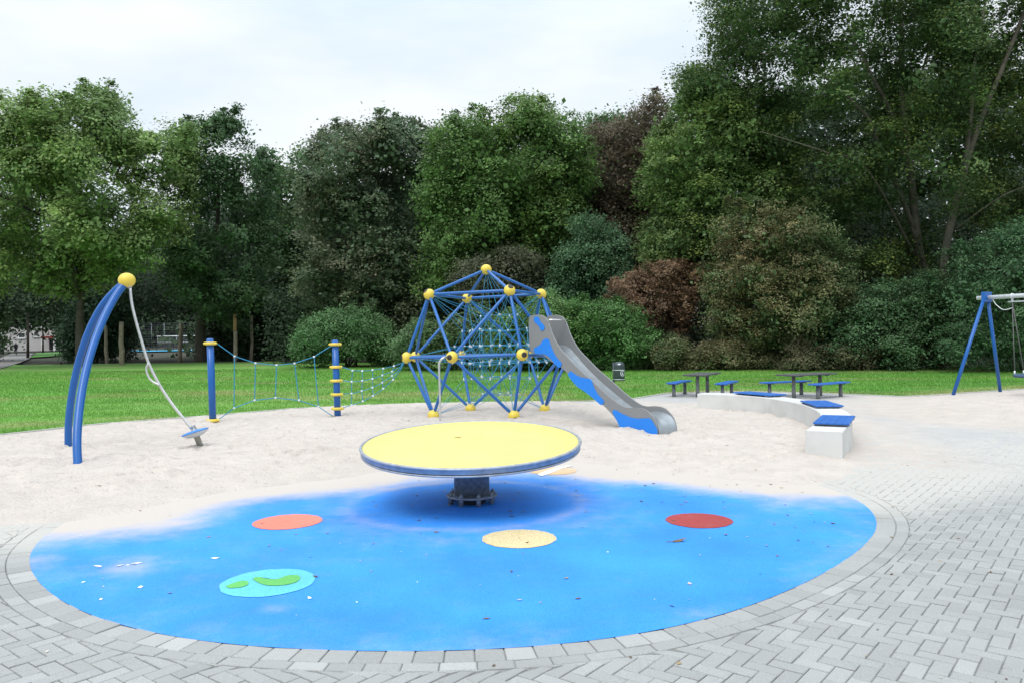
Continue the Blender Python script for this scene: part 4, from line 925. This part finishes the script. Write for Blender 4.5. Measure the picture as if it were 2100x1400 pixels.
    # inner leafage, bigger sprays nearer the boughs, crown shade painted into their colour
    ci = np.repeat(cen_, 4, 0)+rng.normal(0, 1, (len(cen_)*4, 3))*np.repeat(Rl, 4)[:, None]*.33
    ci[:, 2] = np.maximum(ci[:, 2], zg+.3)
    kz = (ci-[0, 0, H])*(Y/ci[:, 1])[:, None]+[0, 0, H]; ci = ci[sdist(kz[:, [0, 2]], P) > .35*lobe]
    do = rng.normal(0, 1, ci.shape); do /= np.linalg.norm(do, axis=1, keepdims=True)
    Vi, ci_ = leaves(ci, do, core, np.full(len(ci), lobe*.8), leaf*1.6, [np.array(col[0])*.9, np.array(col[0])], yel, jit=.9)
    V = np.concatenate([V, Vi]); c = np.concatenate([c, ci_])
    TOTAL[0] += len(V)//4
    base = np.array([mid_[0] if trunk is None else G(trunk[0], 740)[0]*0+D(trunk[0], 700, Y)[0], Y, zg])
    root = empty(name, base, label, cat, group)
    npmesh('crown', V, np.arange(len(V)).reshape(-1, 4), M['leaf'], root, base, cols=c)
    # trunk and limbs
    mb = MB(); hC = P[:, 1].max()-zg
    if trunk:
        r0 = trunk[1]; tp_ = np.array([mid_[0]*.5+base[0]*.5, Y, zg+hC*.72]) if len(trunk) < 3 else D(*trunk[2], Y)
        ax_ = catmull([base-[0, 0, .3], base+[rng.normal(0, .1), 0, hC*.18], base*.5+tp_*.5+[rng.normal(0, .25), 0, 0], tp_], 5)
        mb.tube(ax_, list(np.linspace(r0, r0*.22, len(ax_))), 10)
        o_ = np.argsort(-Rl)[:limbs*2]; o_ = rng.choice(o_, min(limbs, len(o_)), False)
        for i in o_:
            j = int(len(ax_)*rng.uniform(.3, .8)); a_ = ax_[j]; e2 = cen_[i]
            mb.tube(catmull([a_, a_*.5+e2*.5+[0, 0, .4], e2], 4), list(np.linspace(r0*.38, r0*.07, 9)), 6)
    else:
        for i in range(min(6, len(K))):
            e2 = cen_[i]; mb.tube([base+[rng.normal(0, .3), rng.normal(0, .2), -.1], base*.4+e2*.6+[0, 0, .2], e2], [.07, .045, .02], 6)
    mb.build('trunk' if trunk else 'stems', M[bark], root)
    return root, cen_
GR = 'trees around the playground'; GS = 'shrubs along the lawn'
tree('maple_tree', [(-130, 270), (-60, 215), (0, 205), (15, 215), (60, 215), (85, 180), (110, 180), (125, 210), (160, 195), (185, 185), (200, 210), (235, 190), (270, 200), (300, 228), (330, 245), (370, 262), (412, 268), (420, 300), (405, 340), (385, 400), (400, 450), (380, 520), (350, 560), (300, 600), (220, 590), (180, 620), (120, 600), (40, 620), (-60, 640), (-150, 600), (-160, 400)],
     60, 1.35, 190, 16, 24, .26, [(.108, .175, .055), (.21, .26, .07)], .2, 'large light green maple tree at the left edge of the lawn', trunk=(165, .38, (160, 300)), group=GR, crad=.9, wisp=90, limbs=12, spray=.55, droop=.25)
tree('dark_tree', [(345, 300), (395, 262), (440, 238), (465, 228), (495, 245), (530, 280), (560, 318), (570, 360), (562, 420), (575, 500), (565, 600), (540, 670), (480, 690), (420, 660), (360, 640), (340, 560), (330, 450), (350, 380)],
     68, 1.5, 70, 16, 22, .25, [(.04, .088, .032), (.08, .13, .04)], .25, 'dark green round topped tree right of the light maple', trunk=(412, .5, (450, 330)), group=GR, crad=.85, wisp=30, spray=.5, droop=-.1)
tree('distant_tree', [(510, 335), (555, 312), (600, 300), (650, 300), (680, 360), (690, 500), (690, 700), (540, 700), (520, 500)],
     82, 1.8, 50, 14, 20, .32, [(.045, .10, .035), (.10, .13, .03)], .25, 'low distant green tree filling the dip in the treeline', trunk=(600, .3), group=GR, crad=1.1)
tree('grey_green_tree', [(605, 350), (640, 300), (680, 270), (735, 258), (745, 245), (790, 240), (830, 252), (870, 262), (910, 268), (930, 330), (905, 420), (890, 560), (870, 680), (780, 700), (640, 680), (610, 560), (615, 420)],
     63, 1.5, 130, 16, 22, .25, [(.060, .098, .050), (.12, .10, .06)], .32, 'grey green tree with a brownish tinge left of the tallest green one', trunk=(760, .35), group=GR, crad=.85, wisp=24, spray=.4, droop=-.1)
tree('round_green_tree', [(858, 350), (880, 310), (905, 275), (945, 245), (985, 225), (1020, 222), (1045, 200), (1070, 212), (1095, 203), (1120, 232), (1160, 242), (1195, 262), (1210, 310), (1205, 380), (1190, 450), (1165, 530), (1140, 610), (1080, 640), (960, 640), (880, 640), (850, 560), (868, 480), (852, 420)],
     57, 1.35, 170, 17, 24, .22, [(.058, .118, .028), (.12, .17, .035)], .25, 'broad rounded bright green tree rising behind the climbing frame', trunk=(1040, .4), group=GR, crad=.8, wisp=24, spray=.45, droop=-.15)
tree('background_tree', [(1130, 270), (1180, 240), (1215, 236), (1250, 234), (1290, 240), (1330, 260), (1330, 420), (1150, 420)],
     72, 1.7, 34, 14, 18, .3, [(.05, .11, .035), (.1, .13, .04)], .3, 'green treetop showing between the round green tree and the copper one', trunk=(1240, .35), group=GR, crad=1.)
tree('copper_tree', [(1188, 300), (1215, 262), (1250, 250), (1300, 240), (1325, 215), (1365, 212), (1400, 240), (1410, 400), (1370, 520), (1280, 580), (1190, 520), (1195, 420), (1180, 350)],
     60, 1.4, 70, 17, 22, .22, [(.080, .062, .040), (.085, .095, .045)], .5, 'dark copper brown tree between the two green ones', trunk=(1300, .3), group=GR, crad=.85, wisp=4)
tree('broad_green_tree', [(1325, 310), (1340, 265), (1372, 225), (1395, 160), (1450, 130), (1490, 180), (1540, 240), (1600, 300), (1650, 380), (1665, 460), (1650, 560), (1580, 640), (1440, 640), (1360, 600), (1310, 520), (1330, 440), (1308, 370)],
     50, 1.2, 150, 17, 24, .19, [(.072, .13, .034), (.17, .20, .04)], .28, 'mid green leaning tree in front of the tall dark hornbeam', trunk=(1500, .3), group=GR, crad=.7, wisp=24, spray=.55, droop=-.2)
def bigtree(label, poly, Y, trunks, nl, seedcol, yel, px0):
    root, cen_ = tree('hornbeam_tree', poly, Y, 1.15, nl, 17, 22, .16, seedcol, yel, label, trunk=(px0, .02, (px0, 500)), group=GR, crad=.8, front=.24, limbs=0, wisp=20, fill=.5, core=30, spray=.75)
    base = np.array(root.location)
    for ch in list(root.children):
        if ch.name.startswith('trunk'): bpy.data.objects.remove(ch)
    mb = MB()
    for pts, r0, r1 in trunks:
        P = catmull([D(x, y, Y-1.2+dy) for x, y, dy in pts], 6); mb.tube(P, list(np.linspace(r0*.72, r1*.7, len(P))), 10)
    mb.build('trunk', M['beechbark'], root)
bigtree('tall dark hornbeam with a leaning grey trunk at upper right', [(1385, 170), (1400, 110), (1445, 90), (1430, 50), (1462, 20), (1440, -10), (1480, -80), (1560, -170), (1700, -230), (1850, -240), (2000, -200), (2030, 0), (2020, 200), (1990, 400), (1920, 540), (1800, 600), (1690, 560), (1610, 440), (1540, 320), (1480, 230), (1420, 200)], 46,
        [([(1915, 760, 0), (1905, 600, 0), (1885, 520, -.2), (1872, 400, -.5), (1862, 300, -1), (1850, 200, -1.2), (1848, 60, -1), (1850, -60, 0)], .42, .12), ([(1868, 380, -.5), (1835, 250, -1.5), (1790, 160, -2.6), (1740, 60, -2.6)], .2, .06), ([(1880, 480, -.3), (1800, 290, -2.2), (1770, 230, -2.8), (1640, 120, -3), (1560, 110, -3)], .17, .04), ([(1885, 540, 0), (1780, 350, -3), (1700, 315, -3.6), (1650, 298, -3.9), (1560, 270, -4)], .09, .025), ([(1855, 240, -1.1), (1900, 120, -1.5), (1930, 0, -1.5)], .14, .04), ([(1930, 650, -.4), (1902, 560, -.5), (1858, 430, -.5), (1820, 330, -1.5)], .2, .06)],
        310, [(.038, .080, .022), (.16, .18, .025)], .27, 1905)
bigtree('tall hornbeam with a forked pale trunk in the top right corner', [(1930, 40), (1960, -120), (2100, -240), (2300, -180), (2380, 100), (2350, 400), (2260, 520), (2120, 540), (2000, 470), (1960, 330), (1930, 180)], 43,
        [([(1925, 760, 0), (1930, 620, 0), (1942, 500, -.2), (1975, 360, -.6), (2010, 250, -.9), (2060, 130, -1.1), (2110, 0, -1)], .36, .12), ([(1975, 360, -.6), (1990, 250, -1), (2000, 120, -1.5), (2030, -40, -1.5)], .2, .06), ([(1960, 470, -.3), (2000, 440, -1), (2060, 400, -2), (2110, 380, -2)], .07, .02)],
        170, [(.042, .088, .022), (.17, .18, .03)], .28, 1925)
# shrubs
tree('shrub', [(604, 745), (608, 690), (640, 655), (700, 645), (760, 632), (800, 655), (835, 710), (835, 748)], 53, .8, 60, 15, 20, .15, [(.05, .115, .04), (.10, .16, .06)], .3, 'rounded green shrub behind the right rope post', 'shrub', group=GS, crad=.6)
tree('shrub', [(795, 762), (805, 715), (840, 690), (880, 660), (960, 640), (1010, 640), (1030, 700), (1020, 765)], 47, .75, 70, 15, 20, .13, [(.06, .115, .045), (.11, .15, .07)], .35, 'grey green shrub seen through the left half of the climbing frame', 'shrub', group=GS, crad=.5, wisp=30, spray=.4, droop=.1)
tree('shrub', [(1000, 765), (1000, 660), (1040, 632), (1130, 610), (1200, 618), (1260, 628), (1310, 650), (1350, 690), (1372, 740), (1372, 765)], 44.5, .8, 120, 16, 22, .13, [(.055, .13, .035), (.12, .19, .06)], .3, 'big leafy green shrub behind the slide and the litter bin', 'shrub', group=GS, crad=.5, wisp=30, spray=.4, droop=.1)
tree('red_leaved_shrub', [(1245, 640), (1252, 585), (1290, 558), (1340, 532), (1392, 540), (1432, 572), (1438, 630), (1400, 690), (1350, 700), (1285, 680)], 46.5, .7, 50, 15, 20, .13, [(.12, .075, .045), (.18, .115, .07)], .4, 'rusty red leaved shrub above the litter bin', 'shrub', group=GS, crad=.40, wisp=40, spray=.5, droop=.1)
tree('shrub', [(1428, 560), (1440, 460), (1500, 432), (1560, 415), (1640, 418), (1700, 460), (1730, 500), (1765, 600), (1745, 700), (1700, 745), (1500, 745), (1440, 690)], 44, .9, 150, 16, 22, .13, [(.058, .10, .036), (.17, .12, .06)], .4, 'tall olive and brown tinged shrub behind the left picnic table', 'shrub', group=GS, crad=.5, wisp=60, spray=.5, droop=.1)
tree('shrub', [(1675, 762), (1690, 660), (1740, 625), (1800, 590), (1870, 565), (1930, 545), (1930, 765)], 41, .9, 90, 16, 22, .13, [(.038, .09, .034), (.09, .13, .06)], .3, 'dark green shrub at the foot of the leaning hornbeam trunk', 'shrub', group=GS, crad=.5, wisp=40, spray=.45, droop=.1)
tree('shrub', [(1900, 765), (1900, 560), (1960, 515), (2030, 478), (2100, 448), (2250, 430), (2330, 600), (2330, 775)], 38.5, .9, 130, 16, 22, .12, [(.036, .09, .036), (.08, .14, .06)], .3, 'high dark green shrub behind the nest swing', 'shrub', group=GS, crad=.5, wisp=40, spray=.45, droop=.1)
tree('bramble_shrub', [(1340, 768), (1345, 715), (1400, 695), (1480, 702), (1560, 702), (1610, 715), (1640, 768)], 42.5, .5, 70, 15, 18, .11, [(.07, .10, .04), (.16, .11, .06)], .4, 'low tangled bramble in front of the olive shrub', 'shrub', group=GS, crad=.4, wisp=16)
tree('bramble_shrub', [(1600, 768), (1620, 715), (1700, 700), (1780, 705), (1840, 700), (1910, 710), (1960, 768)], 40.3, .5, 60, 15, 18, .11, [(.06, .075, .035), (.14, .09, .055)], .45, 'low brownish bramble right of the picnic tables', 'shrub', group=GS, crad=.4, wisp=16)
tree('small_tree', [(1140, 490), (1185, 445), (1250, 448), (1290, 500), (1295, 620), (1240, 660), (1160, 650), (1120, 580)], 51, .9, 50, 15, 20, .17, [(.045, .10, .045), (.08, .14, .07)], .3, 'small bluish green tree just above the slide top', trunk=(1210, .12), group=GR, crad=.6)
tree('small_tree', [(1290, 500), (1330, 450), (1400, 425), (1450, 430), (1470, 500), (1440, 580), (1330, 580)], 48.5, .9, 40, 15, 20, .17, [(.06, .11, .035), (.12, .15, .04)], .3, 'small green tree above the rusty red shrub', trunk=(1380, .12), group=GR, crad=.6)
tree('shrub', [(920, 640), (930, 560), (960, 530), (1040, 515), (1120, 530), (1150, 580), (1140, 640)], 52, .9, 50, 15, 20, .17, [(.06, .075, .04), (.11, .09, .06)], .4, 'dull brown green shrub directly behind the top ball joint', 'shrub', group=GS, crad=.6)
tree('evergreen_shrub', [(128, 738), (140, 660), (150, 610), (200, 600), (250, 620), (262, 680), (262, 738)], 74, 1.3, 50, 15, 20, .25, [(.02, .05, .022), (.03, .07, .03)], .3, 'black green evergreen shrub behind the curved pillars', 'shrub', group=GS, crad=.8)
tree('evergreen_shrub', [(-120, 750), (-100, 560), (-40, 520), (-6, 560), (8, 620), (6, 700), (2, 735)], 78, 1.4, 60, 15, 20, .25, [(.045, .10, .03), (.12, .15, .03)], .25, 'yellowish green shrub at the far left beside the grey path', 'shrub', group=GS, crad=.8)
# thin young trees by the path
for px, yb, yt, lab in ((57, 735, 640, 'thin dark young trunk standing at the bend of the grey path'), (88, 722, 660, 'thin young tree in front of the pale house wall')):
    g = G(px, yb); z1 = D(px, yt, g[1])[2]
    root = empty('young_tree', g, lab, 'tree', 'young trees by the path'); MB().tube([g+[0, 0, -.2], g+[.05, 0, (z1-g[2])*.5], (g[0], g[1], z1+1.5)], [.16, .13, .08], 8).build('trunk', M['bark'], root)
    cv = np.array([g[0], g[1], z1+2.5])+rng.normal(0, 1, (130, 3))*[1.9, 1.5, 1.3]; dr = cv-np.array([g[0], g[1], z1+2]); dr /= np.linalg.norm(dr, axis=1, keepdims=True)
    V, c = leaves(cv, dr, 22, np.full(130, .8), .26, [(.03, .065, .025), (.06, .1, .03)], .3); npmesh('crown', V, np.arange(len(V)).reshape(-1, 4), M['leaf'], root, g, cols=c)
# woodland behind: reads as one mass
def wood(name, bands, label):
    Vs, cs = [], []
    for (pa, pb, Y, ytop, ybot, n, leaf, per, col, th_) in bands:
        px = rng.uniform(pa, pb, n); yt = np.array([np.interp(p, *zip(*ytop)) for p in px]) if isinstance(ytop, list) else np.full(n, ytop); v = rng.random(n); py = yt+(ybot-yt)*v
        yy = Y+rng.uniform(0, th_, n); C_ = np.array([D(a, b, c) for a, b, c in zip(px, py, yy)]); C_[:, 2] = np.maximum(C_[:, 2], terr(C_[:, 1])+.2)
        dr = np.c_[rng.normal(0, .4, n), -np.ones(n), rng.random(n)*.8]; dr /= np.linalg.norm(dr, axis=1, keepdims=True)
        V, c = leaves(C_, dr, per, np.full(n, 2.1*leaf/.45), leaf, col, .3); Vs.append(V); cs.append(c)
    V = np.concatenate(Vs); c = np.concatenate(cs); TOTAL[0] += len(V)//4
    tagit(npmesh(name, V, np.arange(len(V)).reshape(-1, 4), M['leaf'], cols=c), label, 'woodland', kind='stuff')
dk = [(.028, .06, .024), (.045, .085, .035)]
wood('woodland', [(415, 1000, 84, [(415, 400), (640, 420), (900, 330), (1000, 320)], 745, 2600, .42, 16, dk, 6),
                  (415, 2450, 92, [(415, 430), (640, 440), (900, 360), (1200, 350), (1500, 220), (2450, 100)], 740, 4500, .95, 12, dk, 4),
                  (960, 2450, 66, [(960, 330), (1200, 330), (1400, 300), (1500, 180), (2450, 60)], 752, 5200, .38, 16, dk, 6),
                  (1480, 2450, 56, [(1480, 420), (1700, 380), (2450, 330)], 755, 2600, .32, 16, dk, 4),
                  (550, 1300, 60, [(550, 600), (1300, 560)], 745, 1100, .26, 16, dk, 3)], 'dark woodland undergrowth filling the gaps behind the trees')
wood('far_woodland', [(135, 480, 172, 480, 716, 4200, .8, 18, dk, 10), (-120, 170, 100, 560, 672, 650, .45, 20, dk, 6), (180, 275, 80, 600, 738, 300, .3, 18, dk, 3), (425, 640, 74, 600, 742, 700, .3, 18, dk, 3), (-200, 200, 168, 420, 650, 700, .8, 16, dk, 8), (-200, 14, 118, 560, 735, 400, .5, 16, dk, 6),
                      (-160, 560, 72, 540, 640, 1700, .3, 18, dk, 8)], 'distant dark tree mass behind the football court and house')
print('leaves', TOTAL[0])
